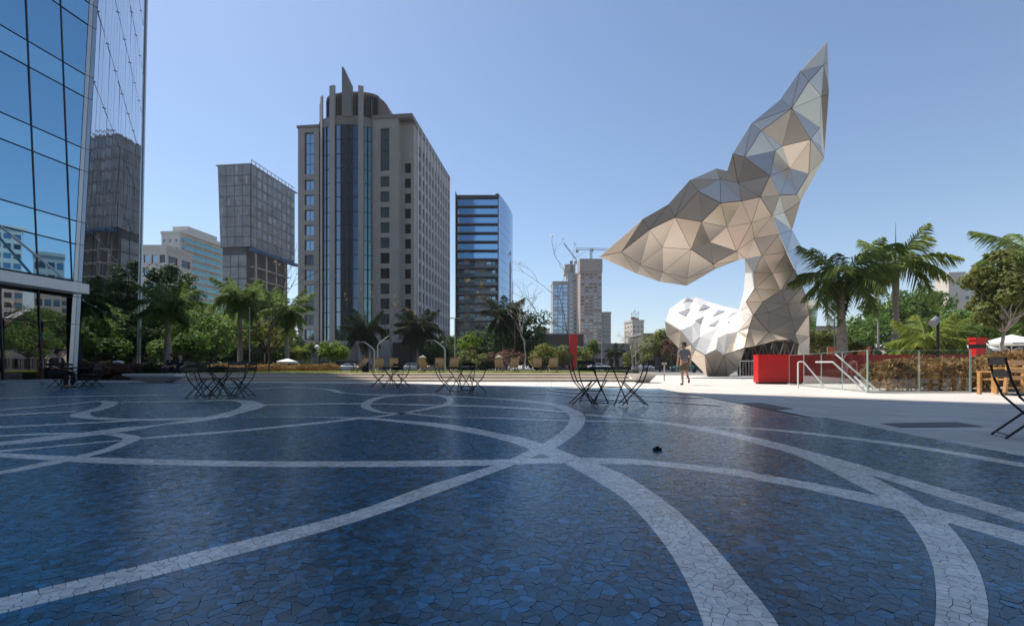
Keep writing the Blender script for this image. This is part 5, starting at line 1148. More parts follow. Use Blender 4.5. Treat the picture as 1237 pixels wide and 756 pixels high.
# bare trees on and behind the lawn
bare_tree('slender dark-trunked lawn tree with few yellow flowers', 325, 33, 325, 20, blossoms=5, base_z=LZ, r0=.055)
bare_tree('bare tree with yellow blossoms before the brown tower', 472, 34, 352, 26, blossoms=12, base_z=LZ, bark='grey_twig')
bare_tree('bare thin tree with yellow specks beside the tall double lamp', 543, 34, 350, 32, blossoms=10, base_z=LZ, r0=.045)
bare_tree('tall thin bare trunk before the blue glass tower flank', 622, 34, 345, 20, blossoms=2, base_z=LZ, r0=.055)
bare_tree('wide bare tree with fine twigs before the far high-rises', 690, 33, 312, 48, blossoms=6, base_z=LZ, r0=.045, lean=-.10, depth=4)
bare_tree('pale branched bare tree against the dense dark tree', 634, 50, 372, 22, bark='pale_twig', blossoms=0, r0=.09)
bare_tree('whitish blossoming tree behind the parked van', 764, 60, 402, 22, bark='pale_twig', blossoms=0, r0=.12, leaves=None, depth=6)
bare_tree('small bare shrub with reddish bark before the brown tower', 432, 50, 420, 10, blossoms=0, r0=.04)
# hedges and low planting
def hedge(label, x0, x1, y0, y1, z0, h, mkey, n, leaf, name='hedge', blade=False):
    t = thing(name, label, 'hedge', ((x0 + x1) / 2, y0, z0)); cx = (x0 + x1) / 2; b = MB(); rnd = random.Random(int(x0 * 31))
    for i in range(n):
        x = rnd.uniform(x0, x1) - cx; y = rnd.uniform(0, y1 - y0); lump = .8 + .2 * math.sin(x * 2.3 + 1) * math.sin(x * .9 + y); z = h * lump * (rnd.random() ** .55)
        if blade:
            a = rnd.uniform(0, 6.28); L = leaf * rnd.uniform(.6, 1.4); dx, dy = math.cos(a), math.sin(a); w = leaf * .07; k = rnd.uniform(.2, 1)
            b.face([(x - dy*w, y + dx*w, z), (x + dy*w, y - dx*w, z), (x + dx*L*.5*k, y + dy*L*.5*k, z + L*.7), (x + dx*L*k*1.1, y + dy*L*k*1.1, z + L*(.75 - .5*k))])
        else: leaf_cloud(b, [(Vector((x, y, z)), leaf)], 3, leaf, rnd)
    b.build('foliage', M[mkey], t)
    s = MB()
    for i in range(int((x1 - x0) * 6)): x = rnd.uniform(x0, x1) - cx; s.tube([(x, rnd.uniform(.1, y1 - y0 - .1), 0), (x + rnd.gauss(0, .15), rnd.uniform(.1, y1 - y0 - .1), h * .7)], [.012, .005], 4)
    s.build('stem', M['trunk_dark'], t); return t
hedge('dry straw-coloured hedge behind the glass balustrade', 11.5, 14.0, 14.3, 15.5, 0, .95, 'straw', 11000, .17, blade=True)
hedge('dense dry brown hedge behind the wooden chair', 13.3, 19.5, 14.0, 16.5, 0, 1.22, 'straw', 18000, .17, blade=True)
hedge('low reddish dry planting along the far lawn edge', -24, -13.8, 36.5, 38, LZ - .02, .55, 'straw', 6000, .2, blade=True)
hedge('low purple-brown hedge beside the glass tower', -27.5, -22.4, 27.5, 30, 0, 1.05, 'leaf_red', 2600, .10)
hedge('dark low hedge behind the angular stone bench', -21.5, -17.5, 27, 29, 0, .95, 'leaf_dark', 2400, .10)
hedge('dark clipped hedge along the road behind the deck chairs', -9, 12, 44.3, 45.4, 0, .42, 'leaf_dark', 4200, .09)
hedge('low shaded shrubs under the royal palms', -34, -17, 43, 45, 0, 1.2, 'leaf_dark', 5200, .14)

# ================================================================== FURNITURE
def make_table():
    t = thing('bistro_table', 'x', 'table'); b = MB()
    for k in range(7): s = MB(); s.box(-.33, .33, -.33 + k * .0957, -.33 + k * .0957 + .082, .705, .725); s.build('top_slat', M['black_metal'], t)
    b.box(-.31, .31, -.31, -.28, .68, .704); b.box(-.31, .31, .28, .31, .68, .704); b.box(-.31, -.28, -.28, .28, .68, .704); b.box(.28, .31, -.28, .28, .68, .704); b.build('top_frame', M['black_metal'], t)
    for s in (-.25, .25):
        for k in (-1, 1): l = MB(); o = .012 * k; l.tube([(-.29 * k, s + o, .68), (.30 * k, s + o, 0.01)], .013, 6); l.build('leg', M['black_metal'], t)
    b = MB(); b.tube([(-.02, -.25, .345), (-.02, .25, .345)], .01, 6); b.tube([(.28, -.25, .05), (.28, .25, .05)], .009, 6); b.tube([(-.28, -.25, .05), (-.28, .25, .05)], .009, 6); b.build('stretcher', M['black_metal'], t)
    return t
def make_chair():                                    # faces +X
    t = thing('folding_chair', 'x', 'chair')
    for s in (-.20, .20):
        l = MB(); l.tube([(-.26, s, .84), (-.215, s, .62), (-.15, s, .44), (.23, s, .008)], .0115, 6); l.build('back_leg', M['black_metal'], t)
        l = MB(); l.tube([(.20, s * .86, .45), (-.25, s * .86, .008)], .0115, 6); l.build('front_leg', M['black_metal'], t)
    for k in range(6): b = MB(); x = -.16 + k * .066; b.box(x, x + .05, -.19, .19, .452, .466); b.build('seat_slat', M['black_metal'], t)
    for z, x in ((.64, -.212), (.775, -.24)):
        b = MB(); b.box(x - .022, x - .008, -.21, .21, z, z + .075); b.build('back_slat', M['black_metal'], t)
    b = MB(); b.tube([(-.22, -.17, .04), (-.22, .17, .04)], .008, 5); b.tube([(.19, -.2, .055), (.19, .2, .055)], .008, 5); b.tube([(.02, -.2, .245), (.02, .2, .245)], .008, 5); b.build('stretcher', M['black_metal'], t)
    return t
TB, CH = make_table(), make_chair(); first = {'t': True, 'c': True}
def place(kind, label, group, x, y, z, deg):
    src = TB if kind == 't' else CH
    if first[kind]: o = src; first[kind] = False; o.location = (x, y, z); o.rotation_euler = (0, 0, R(deg)); o['label'] = label
    else: o = copy_tree(src, label, (x, y, z), R(deg))
    o['group'] = group; return o
SETS = [ # pixel x, distance, table angle, chairs (dx, dy, facing), what it stands beside
 (90, 16.2, 12, [(-.62, -.05, 8), (.62, .1, 185), (.25, .62, -100), (-.75, .5, -30)], 'before the lobby glass'),
 (266, 11.1, 40, [(-.55, .3, -25), (.5, -.28, 150), (.35, .55, -125), (-.25, -.5, 70)], 'on the hooked white band'),
 (472, 17.0, 20, [(-.55, -.1, 10), (.55, .1, 190), (.1, .62, -95)], 'before the yellow-blossom tree'),
 (557, 13.3, 45, [(-.60, .1, -4), (.60, .05, 184), (.0, -.1, 200)], 'before the tall double lamp'),
 (738, 8.95, 46, [(-.66, .05, 2), (.52, -.05, 176), (-.32, .62, -65)], 'before the tapered planter'),
]
for px, d, ta, chs, where in SETS:
    x = XD(px, d); z = .024 if d < 9 else .016
    TS = .78
    place('t', 'square black folding bistro table ' + where, 'bistro tables on the mosaic', x, d, z, ta).scale = (.88, .88, 1)
    for dx, dy, f in chs:
        if abs(dx) + abs(dy) < .3: dx, dy, f = .12, .6, -100
        a_ = (f + 360) % 360; to = 'facing the red cabinet' if a_ < 40 or a_ > 340 else 'facing the steps' if a_ < 120 else 'facing the glass tower' if a_ < 215 else 'backing the steps' if a_ < 275 else 'half backing the steps'
        place('c', 'black folding chair ' + to + ', at table ' + where, 'chairs ' + where, x + dx * TS, d + dy * TS, z, f)
place('c', 'black folding chair standing alone on the pale paving near the wooden chair', 'single chair', 5.42, 4.93, 0, -28)

# canvas deck chairs on the lawn
def make_deck():                                     # open side faces +Y, back of the sling towards -Y
    t = thing('deck_chair', 'x', 'deck chair')
    for s in (-.25, .25):
        b = MB(); b.bar((s, -.42, .86), (s, .55, .02), .035, .05); b.build('side_rail', M['deck_wood'], t)
        b = MB(); b.bar((s * .9, -.45, .02), (s * .9, .42, .42), .035, .05); b.build('leg', M['deck_wood'], t)
    b = MB(); b.bar((-.27, -.42, .86), (.27, -.42, .86), .04); b.build('head_rail', M['deck_wood'], t)
    b = MB(); b.bar((-.27, .42, .42), (.27, .42, .42), .04); b.bar((-.3, -.44, .04), (.3, -.44, .04), .03); b.build('cross_rail', M['deck_wood'], t)
    b = MB(); n = 10; L = []
    for i in range(n + 1):
        q = i / n; L.append((-.45 + .87 * q, .90 - .46 * q - .34 * math.sin(math.pi * q) * (.8 + .2 * q)))
    for i in range(n):
        (y0, z0), (y1, z1) = L[i], L[i+1]; b.face([(-.23, y0, z0), (.23, y0, z0), (.23, y1, z1), (-.23, y1, z1)]); b.face([(-.26, y0, z0 - .006), (-.26, y1, z1 - .006), (.26, y1, z1 - .006), (.26, y0, z0 - .006)])
    b.build('sling', M['canvas'], t); return t
DK = make_deck(); fd = True
M['towel'] = mat('white_towel', (0.62, 0.58, 0.52), .9, var=.1, scale=6)
decks = [(346, 29.0, 35, 'sideways canvas deck chair in front of the parked white car'), (434.5, 29.5, 172, 'canvas deck chair beside the curved twin lamp'), (476, 29.5, 12, 'canvas deck chair before the black entrance box'),
         (455, 29.6, 5, ''), (512, 30.5, -15, 'canvas deck chair with pale towel before dark shrubs'), (531, 29.0, 8, 'canvas deck chair next to the single bent lamp'), (548.5, 29.0, 10, 'canvas deck chair at the foot of the tall double lamp'),
         (603, 30.0, -5, 'canvas deck chair with pale towel before the reddish shrub'), (621, 29.4, 10, 'canvas deck chair at the foot of the tall bare trunk'), (649, 28.6, 0, 'upright canvas deck chair beside yellow-green shrub'), (668, 28.4, 4, 'upright canvas deck chair closest to the red totem')]
for px, d, rz, lab in decks:
    if px in (434.5,): px, rz = 434.5 - 0, 20; lab = 'canvas deck chair tilted beside the small round green tree'
    if px == 455: lab = 'canvas deck chair right behind the twin lamp'
    if px == 346: px = 436; rz = 70; lab = 'canvas deck chair turned sideways beside a dark bag'
    elif px == 434.5: px = 458; lab = 'canvas deck chair in front of the curved twin lamp'
    elif px == 455: continue
    if fd: o = DK; fd = False; o.location = (XD(px, d), d, LZ); o.rotation_euler = (0, 0, R(rz)); o['label'] = lab
    else: o = copy_tree(DK, lab, (XD(px, d), d, LZ), R(rz))
    o['group'] = 'canvas deck chairs on the lawn'
    if 'towel' in lab:
        b = MB(); b.tube([(-.22, 0, 0), (0, .02, .05), (.22, 0, 0)], [.05, .11, .05], 8); tw = b.build('towel', M['towel'], None, True, (XD(px, d), d - .40, LZ + .92))
        tag(tw, 'pale bundled towel over the deck chair ' + ('before dark shrubs' if px < 550 else 'before the reddish shrub'), 'towel')

# tapered stone planters that end the steps
M['pale_stone'] = mat('pale_stone', (0.60, 0.57, 0.53), .6, var=.06, scale=2, bump=.05)
def planter(label, x, y, w, l, h, z=0):
    t = thing('tapered_planter', label, 'planter', (x, y, z), 0, 'tapered planters at the ends of the steps'); b = MB()
    def ring(s, zz, k=1): return [(a * w * s, c * l * s, zz) for a, c in ((-1, -.6), (-.5, -1), (.5, -1), (1, -.6), (1, .6), (.5, 1), (-.5, 1), (-1, .6))]
    rs = [ring(.42, 0), ring(.95, h * .92), ring(1, h), ring(.9, h), ring(.86, h * .8)]
    b.v = [p for r in rs for p in r]; n = 8
    b.f = [(k * n + i, k * n + (i + 1) % n, (k + 1) * n + (i + 1) % n, (k + 1) * n + i) for k in range(4) for i in range(n)] + [tuple(range(n))[::-1]]; b.m = [0] * len(b.f); b.build('bowl', M['pale_stone'], t)
    s = MB(); s.face(ring(.87, h * .82)); s.build('soil', M['trunk_dark'], t); return t
planter('tapered white stone planter at the sunny end of the steps', XD(776, 22.6), 22.6, .62, .8, .44)
b = MB(); P = [(-1.35, -.3, .42), (1.1, -.3, .42), (1.1, .7, .42), (-1.35, .7, .42), (-.3, -.05, 0), (.45, -.05, 0), (.45, .5, 0), (-.3, .5, 0), (-1.35, -.3, .34), (1.1, -.3, .30), (1.1, .7, .30), (-1.35, .7, .34)]
b.v = P; b.f = [(0, 1, 2, 3), (8, 9, 1, 0), (9, 10, 2, 1), (10, 11, 3, 2), (11, 8, 0, 3), (4, 5, 9, 8), (5, 6, 10, 9), (6, 7, 11, 10), (7, 4, 8, 11), (7, 6, 5, 4)]; b.m = [0] * 10
o = b.build('angular_bench', M['pale_stone'], loc=(XD(188, 22.3), 22.3, 0)); tag(o, 'angular pale stone bench in shade at the start of the steps', 'bench')

# red box, red wall, barrier fence, glass balustrade, hand rails
t = thing('red_box', 'bright red cube shaped cabinet in front of the sculpture base', 'cabinet', (XD(916, 20.6), 20.6, 0))
b = MB(); b.box(0, 1.36, 0, .42, .07, 1.27); b.build('body', M['red'], t); b = MB(); b.box(.06, 1.30, .06, .36, 0, .07); b.build('plinth', M['black_metal'], t)
b = MB(); b.box(-.012, 1.372, -.012, .432, 1.27, 1.29); b.build('lid', M['red'], t)
t = thing('red_wall', 'long low red wall behind the glass balustrade', 'wall', (12.4, 21.2, 0))
for k in range(12): b = MB(); b.box(k * 1.5 + .006, k * 1.5 + 1.494, 0, .25, .05, 1.24); b.build('wall_panel', M['red_dark'], t)
b = MB(); b.box(0, 18, -.03, .28, 1.24, 1.29); b.build('coping', M['red_dark'], t); b = MB(); b.box(0, 18, .03, .22, 0, .05); b.build('plinth', M['black_metal'], t)
def barrier(label, px0, px1, d, rz=0):
    w = (px1 - px0) / FPX * d; t = thing('crowd_barrier', label, 'barrier', (XD(px0, d), d, 0), rz, 'steel crowd barriers at the sculpture base')
    b = MB(); b.tube([(0, 0, .05), (0, 0, 1.05), (.06, 0, 1.1), (w - .06, 0, 1.1), (w, 0, 1.05), (w, 0, .05)], .022, 6); b.tube([(0, 0, .22), (w, 0, .22)], .018, 6); b.build('frame', M['steel'], t)
    n = int(w / .16)
    for i in range(1, n): b = MB(); b.tube([(w * i / n, 0, .22), (w * i / n, 0, 1.1)], .010, 5); b.build('bar', M['steel'], t)
    for x in (.15, w - .15): b = MB(); b.box(x - .03, x + .03, -.3, .3, 0, .02); b.bar((x, 0, .02), (x, 0, .22), .03); b.build('foot', M['steel'], t)
barrier('steel crowd barrier touching the red cabinet', 894, 919, 27.5)
M['clear'] = glass_mix('balustrade_glass', (0.93, 0.985, 0.965), 0.06, 0.88)
M['glass_edge'] = mat('glass_edge_green', (0.30, 0.44, 0.40), 0.15, spec=.6)
def pane_run(t, a, b_, n, h=1.22):
    a = Vector(a); b_ = Vector(b_)
    for i in range(n):
        p = a.lerp(b_, i / n); q = a.lerp(b_, (i + 1) / n); u = (q - p).normalized(); p = p + u * .02; q = q - u * .02; m = MB(); m.face([p + Vector((0, 0, .04)), q + Vector((0, 0, .04)), q + Vector((0, 0, h)), p + Vector((0, 0, h))]); o = m.build('glass_pane', M['clear'], t)
        e = MB(); e.bar(p + Vector((0, 0, h + .006)), q + Vector((0, 0, h + .006)), .010, .008); e.bar(p + Vector((0, 0, .04)), p + Vector((0, 0, h)), .010, .008); e.bar(q + Vector((0, 0, .04)), q + Vector((0, 0, h)), .010, .008); e.build('pane_edge', M['glass_edge'], t)
    m = MB(); m.bar(a + Vector((0, 0, .025)), b_ + Vector((0, 0, .025)), .05, .05); m.build('base_channel', M['steel'], t)
gb = thing('glass_balustrade', 'frameless glass balustrade round the stairwell before the dry hedge', 'balustrade', (10.25, 13.6, 0))
pane_run(gb, (0, 0, 0), (2.98, 0.02, 0), 2); pane_run(gb, (0, 0, 0), (1.2, 5.9, 0), 4)
for px, py in ((0, 0), (2.98, .02)): m = MB(); m.box(px - .016, px + .016, py - .016, py + .016, 0, 1.24); m.build('post', M['glass_edge'], gb)
def rail(label, pts):
    b = MB(); c = Vector((pts[0][0], pts[0][1], 0)); pts = [Vector(p) - c for p in pts]; b.tube(pts, .024, 8)
    o = b.build('pipe', M['white_paint']); t = thing('stair_handrail', label, 'handrail', c, 0, 'white handrails of the stairwell'); o.parent = t
    f = MB(); e = pts[-1]; f.lathe([(0, 0), (.055, 0), (.055, .015), (.0, .015)], 12, 0, (e.x, e.y, e.z)); f.build('flange', M['white_paint'], t)
rail('white handrail with upright end post next to the red cabinet', [(XD(964, 16.3), 16.3, 0), (XD(964, 16.3), 16.3, .90), (XD(966, 16.3), 16.3, .925), (XD(969.5, 16.3), 16.25, .925), (XD(998, 15.8), 15.8, .02)])
rail('white handrail with level top run in the stairwell', [(XD(985, 14.9), 14.9, .90), (XD(1006, 14.6), 14.6, .90), (XD(1045, 14.25), 14.25, .02)])
rail('longest steep white handrail ending beyond the glass corner', [(XD(1009, 15.2), 15.2, 1.17), (XD(1060, 14.4), 14.4, .02)])
rail('short low white handrail under the longest one', [(XD(1032, 14.8), 14.8, .45), (XD(1050, 14.3), 14.3, .02)])
# two thin dark patches laid on the paving
M['plate'] = mat('dark_patch', (0.045, 0.05, 0.056), .55, var=.15, scale=3)
for lab, q in (('dark flat patch laid on the pale paving near the mosaic edge', [(1063, 511.5), (1088, 516.5), (1188, 515.5), (1156, 510)]), ('dark flat patch touching the mosaic edge', [(897, 487), (931, 495.5), (958, 494), (919, 486.5)])):
    P = [G(*p) for p in q]; cx = sum(p[0] for p in P) / 4; cy = sum(p[1] for p in P) / 4; b = MB(); b.prism([(p[0] - cx, p[1] - cy) for p in P], .001, .006); o = b.build('floor_patch', M['plate'], loc=(cx, cy, 0)); tag(o, lab, 'floor plate')  # plate here means only a thin dark patch on the paving
b = MB(); b.box(-.035, .035, -.02, .02, 0, .02); b.box(-.012, .012, -.015, .015, .02, .032); o = b.build('floor_spotlight', M['black_metal'], loc=(*G(794, 546.5), .024)); tag(o, 'small dark floor fitting lying on the mosaic', 'floor fitting')

# wooden chair on the right
t = thing('wooden_armchair', 'varnished wooden chair with slatted back beside the dry hedge', 'chair', (13.15, 12.45, 0), R(12))
for x in (-.30, .30):
    b = MB(); b.bar((x, -.06, 0), (x - (.0), -.14, .92), .075, .06); b.build('rear_leg', M['wood'], t); b = MB(); b.bar((x, .5, 0), (x, .5, .62), .07); b.build('front_leg', M['wood'], t); b = MB(); b.bar((x, -.1, .62), (x, .56, .62), .07, .035); b.build('armrest', M['wood'], t)
for z, y, h in ((.86, -.135, .13), (.66, -.12, .1), (.47, -.1, .09), (.2, -.07, .055)): b = MB(); b.box(-.33, .33, y - .02, y + .02, z - h / 2, z + h / 2); b.build('back_slat', M['wood'], t)
for k in range(5): b = MB(); b.box(-.29, .29, -.02 + k * .11, .075 + k * .11, .40, .43); b.build('seat_slat', M['wood'], t)
t = thing('wooden_table', 'varnished wooden table next to the slatted wooden chair', 'table', (14.3, 13.2, 0), R(8))
for x, y in ((-.5, -.35), (.5, -.35), (.5, .35), (-.5, .35)): b = MB(); b.bar((x, y, 0), (x, y, .7), .07); b.build('leg', M['wood'], t)
for k in range(7): b = MB(); b.box(-.6, .6, -.43 + k * .125, -.32 + k * .125, .70, .735); b.build('top_slat', M['wood'], t)

# red cabinet, parasols, red totem
t = thing('red_kiosk', 'red post-mounted cabinet with black band behind the dry hedge', 'kiosk', (XD(1185, 19), 19, 0)); b = MB(); b.box(-.2, .2, 0, .3, .9, 1.85); b.build('body', M['red'], t)
b = MB(); b.box(-.21, .21, -.01, .31, 1.5, 1.66); b.build('band', M['black_metal'], t); b = MB(); b.box(-.06, .06, .1, .2, 0, .9); b.build('post', M['black_metal'], t); b = MB(); b.box(-.24, .24, -.04, .34, 1.85, 1.93); b.build('cap', M['red'], t)
def parasol(label, x, d, ytop, rpx, dz=.55):
    r = rpx / FPX * d; z = ZD(ytop, d); t = thing('parasol', label, 'parasol', (XD(x, d), d, 0)); b = MB(); n = 8
    for i in range(n):
        a0, a1 = 2 * math.pi * i / n, 2 * math.pi * (i + 1) / n; p0 = (r * math.cos(a0), r * math.sin(a0), z - dz); p1 = (r * math.cos(a1), r * math.sin(a1), z - dz); b.face([(0, 0, z), p0, p1]); b.face([p0, (p0[0], p0[1], p0[2] - .14), (p1[0], p1[1], p1[2] - .14), p1])
    b.build('canopy', M['white_paint'], t); b = MB(); b.tube([(0, 0, 0), (0, 0, z)], .035, 8); b.build('pole', M['steel'], t); b = MB(); b.box(-.35, .35, -.35, .35, 0, .08); b.build('base', M['concrete'], t)
    for i in range(n): a0 = 2 * math.pi * i / n; b = MB(); b.bar((0, 0, z - .04), (r * math.cos(a0) * .98, r * math.sin(a0) * .98, z - dz - .02), .02); b.build('rib', M['steel'], t)
parasol('white parasol by the terrace beyond the dry hedge', 1222, 33, 404, 31, .6); parasol('second white parasol just past the red kiosk', 1178, 40, 414, 20, .5)
parasol('white parasol under the drooping royal palm', 347.5, 40, 433, 13, .25); parasol('faint white parasol in the shade of the royal palms', 272, 44, 439, 12, .2); parasol('pale parasol behind the low purple-brown hedge', 136, 36, 434, 11, .15)
t = thing('red_totem', 'tall slim red totem sign behind the lawn', 'totem', (XD(693, 60), 60, 0)); b = MB()
b.v = [(-.65, 0, 0), (.3, 0, 0), (.3, .5, 0), (-.65, .5, 0), (-.45, 0, ZD(403.5, 60)), (.5, 0, ZD(403.5, 60)), (.5, .5, ZD(403.5, 60)), (-.45, .5, ZD(403.5, 60))]; b.f = [(3, 2, 1, 0), (4, 5, 6, 7), (0, 1, 5, 4), (1, 2, 6, 5), (2, 3, 7, 6), (3, 0, 4, 7)]; b.m = [0] * 6; b.build('body', M['red'], t); b = MB(); b.box(-.8, .6, -.15, .65, 0, .12); b.build('base', M['concrete'], t)
# orange barrier netting and sign post near the palms
M['orange'] = mat('orange_mesh', (0.55, 0.12, 0.03), .7, var=.2, scale=3)
t = thing('orange_barrier', 'orange construction barrier behind the thick trunked palm', 'barrier', (XD(1000, 44), 44, 0))
for k in range(4): b = MB(); b.box(k * 1.0, k * 1.0 + .96, 0, .06, 1.0, 2.6); b.build('panel', M['orange'], t); b = MB(); b.bar((k * 1.0, .05, 0), (k * 1.0, .05, 2.6), .06); b.build('post', M['concrete'], t)
def pole(label, x, d, ytop, r=.05, name='slim_pole', z0=0, m='concrete'):
    t = thing(name, label, 'pole', (XD(x, d), d, z0)); h = ZD(ytop, d) - z0; b = MB(); b.tube([(0, 0, 0), (0, 0, h)], [r, r * .7], 8); b.build('shaft', M[m], t); b = MB(); b.lathe([(0, 0), (r * 2.2, 0), (r * 2.2, .06), (r, .1)], 10); b.build('base', M[m], t); b = MB(); b.lathe([(r * .9, 0), (r * 1.1, .03), (r * .5, .1), (0, .11)], 10, 0, (0, 0, h)); b.build('cap', M[m], t)
pole('pale pole between the two royal palms by the sculpture', 1061, 34, 372, .08); pole('slim grey pole before the royal palms', 301.5, 40, 373, .045); pole('thin grey pole beside the red totem', 727, 62, 410, .06); pole('thin pole behind the parked van', 768, 62, 398, .06); pole('slim pole beside the thick trunked palm', 1008, 34, 385, .05)
t = thing('bollard_sign', 'small grey sign on a post beside the walking man', 'sign', (XD(802.5, 25), 25, 0)); b = MB(); b.bar((0, 0, 0), (0, 0, .92), .06); b.build('post', M['steel'], t); b = MB(); b.box(-.13, .13, -.03, .03, .86, .98); b.build('plate', M['steel'], t)
# street lamps
def bent_lamp(label, x, d, ytop, sgn, z0=.0, g='bent street lamps'):
    t = thing('bent_street_lamp', label, 'street lamp', (XD(x, d), d, z0), 0, g); h = ZD(ytop, d) - z0; b = MB()
    b.tube([(0, 0, 0), (0, 0, h * .72), (sgn * .12, 0, h * .8), (sgn * h * .2, 0, h * .93), (sgn * h * .30, 0, h)], [.07, .06, .055, .045, .04], 8); b.build('mast', M['steel'], t)
    b = MB(); b.box(min(0, sgn * .7), max(0, sgn * .7), -.12, .12, -.06, .03); b.build('lamp_head', M['frame_grey'], t, loc=(sgn * h * .30, 0, h)); b = MB(); b.lathe([(0, 0), (.14, 0), (.14, .05), (.07, .1)], 10); b.build('base', M['steel'], t)
bent_lamp('bent steel lamp leaning towards the black entrance box', 456, 42, 405, 1, 0); bent_lamp('bent steel lamp leaning towards the small round tree', 452, 44, 413, -1, 0); bent_lamp('single bent steel lamp before the dark tower flank', 537.5, 42, 411, -1, 0)
t = thing('double_street_lamp', 'tall slim street lamp with two short arms', 'street lamp', (XD(549.5, 42), 42, 0)); h = ZD(384.5, 42); b = MB(); b.tube([(0, 0, 0), (0, 0, h)], [.07, .04], 8); b.build('mast', M['concrete'], t)
for s in (-1, 1): b = MB(); b.bar((0, 0, h), (s * .35, 0, h + .03), .05); b.box(min(s * .1, s * .55), max(s * .1, s * .55), -.1, .1, h - .02, h + .05); b.build('lamp_head', M['concrete'], t)
t = thing('black_lamp_post', 'black lamp post with tilted spotlight before the cycads', 'street lamp', (XD(1133, 20), 20, 0)); h = ZD(379, 20); b = MB(); b.tube([(0, 0, 0), (0, 0, h)], .055, 10); b.build('mast', M['black_metal'], t)
b = MB(); b.tube([(-.05, 0, h - .22), (-.32, -.1, h - .42)], [.13, .16], 10); b.build('lamp_head', M['frame_grey'], t); b = MB(); b.lathe([(0, 0), (.13, 0), (.13, .04), (.06, .08)], 10); b.build('base', M['black_metal'], t)
def post_lamp(label, x, d, ytop):
    t = thing('globe_post_lamp', label, 'street lamp', (XD(x, d), d, 0)); h = ZD(ytop, d); b = MB(); b.tube([(0, 0, 0), (0, 0, h)], .05, 8); b.build('mast', M['frame_grey'], t); b = MB(); b.lathe([(.05, 0), (.22, .1), (.26, .28), (.12, .42), (0, .45)], 12, 0, (0, 0, h)); b.build('lamp_head', M['white_paint'], t, True)
post_lamp('post lamp with pale globe before the brown tower', 383, 48, 422)

# ================================================================== VEHICLES
M['car_white'] = mat('car_white', (0.74, 0.75, 0.76), .25, coat=1); M['car_dark'] = mat('car_navy', (0.03, 0.045, 0.09), .25, .2, coat=1); M['car_teal'] = mat('car_teal', (0.02, 0.26, 0.21), .3, coat=1); M['car_silver'] = mat('car_silver', (0.45, 0.47, 0.5), .25, .6, coat=1)
M['tyre'] = mat('tyre', (0.015, 0.015, 0.016), .9); M['car_glass'] = mat('car_glass', (0.03, 0.045, 0.05), .06, spec=.7); M['tail'] = mat('tail_lamp', (0.5, 0.01, 0.01), .3); M['head'] = mat('head_lamp', (0.8, 0.8, 0.78), .15)
CARM = {}
def car_meshes(kind):
    if kind in CARM: return CARM[kind]
    low = kind == 'pickup'
    prof = [(-2.1, .35), (-2.12, .72), (-2.0, .93), (-1.55, .98), (1.0, .98), (1.9, .80), (2.08, .62), (2.08, .35)]
    b = MB(); ws = [(.78, 0), (.86, .0)]
    k = len(prof); rings = []
    for y, sh in ((-.86, .93), (-.80, 1.0), (.80, 1.0), (.86, .93)): rings.append([(x * (.985 if abs(y) > .82 else 1), y, .35 + (z - .35) * sh) for x, z in prof])
    b.v = [p for r in rings for p in r]; b.f = [tuple(range(k))[::-1], tuple(range(3 * k, 4 * k))] + [(r * k + i, r * k + (i + 1) % k, (r + 1) * k + (i + 1) % k, (r + 1) * k + i) for r in range(3) for i in range(k)]; b.m = [0] * len(b.f)
    cab = [(-1.95, .95), (-1.45, 1.42), (.05, 1.46), (.95, .96)] if not low else [(-.55, .95), (-.45, 1.58), (.45, 1.60), (1.15, .96)]
    g = MB(); n = 4; inn = .12
    g.v = [(x, -.80 if z < 1 else -.80 + inn * 1.4, z) for x, z in cab] + [(x, .80 if z < 1 else .80 - inn * 1.4, z) for x, z in cab]; g.f = [(0, 1, 2, 3)[::-1], (4, 5, 6, 7), (0, 1, 5, 4), (1, 2, 6, 5), (2, 3, 7, 6)]; g.m = [0] * 5
    wins = []
    for s in (-1, 1):
        for (xa, xb, xc, xd) in (((cab[0][0] + .32, cab[1][0] + .12, -.62, -.62), (-.54, -.54, cab[2][0] - .06, cab[3][0] - .30)) if not low else ((cab[0][0] + .12, cab[1][0] + .1, cab[2][0] - .08, cab[3][0] - .28),)):
            w = MB(); y0 = (.80 - inn * .2) * s; y1 = (.80 - inn * 1.25) * s
            P = [(xa, y0 + .012 * s, 1.0), (xd, y0 + .012 * s, 1.0), (xc, y1 + .012 * s, cab[1][1] - .06), (xb, y1 + .012 * s, cab[1][1] - .06)]; w.face(P if s < 0 else P[::-1]); wins.append(w.mesh('side_window', M['car_glass']))
    w = MB(); (xa, za), (xb, zb) = cab[2], cab[3]; w.face([(xb + .005, -.70, zb + .06), (xb + .005, .70, zb + .06), (xa + .05, .62, za - .03), (xa + .05, -.62, za - .03)]); wins.append(w.mesh('windscreen', M['car_glass']))
    w = MB(); (xa, za), (xb, zb) = cab[0], cab[1]; w.face([(xa - .01, .68, za + .07), (xa - .01, -.68, za + .07), (xb - .06, -.6, zb - .04), (xb - .06, .6, zb - .04)]); wins.append(w.mesh('rear_window', M['car_glass']))
    wh = MB(); 
    for i in range(1): wh.tube([(0, -.1, 0), (0, .1, 0)], .32, 18)
    tyre = wh.mesh('tyre', M['tyre']); r = MB(); r.tube([(0, -.106, 0), (0, .106, 0)], .19, 14); rim = r.mesh('rim', M['steel'])
    h = MB(); h.box(-.03, .03, -.16, .16, -.07, .07); CARM[kind] = (b, g, wins, tyre, rim, h); return CARM[kind]
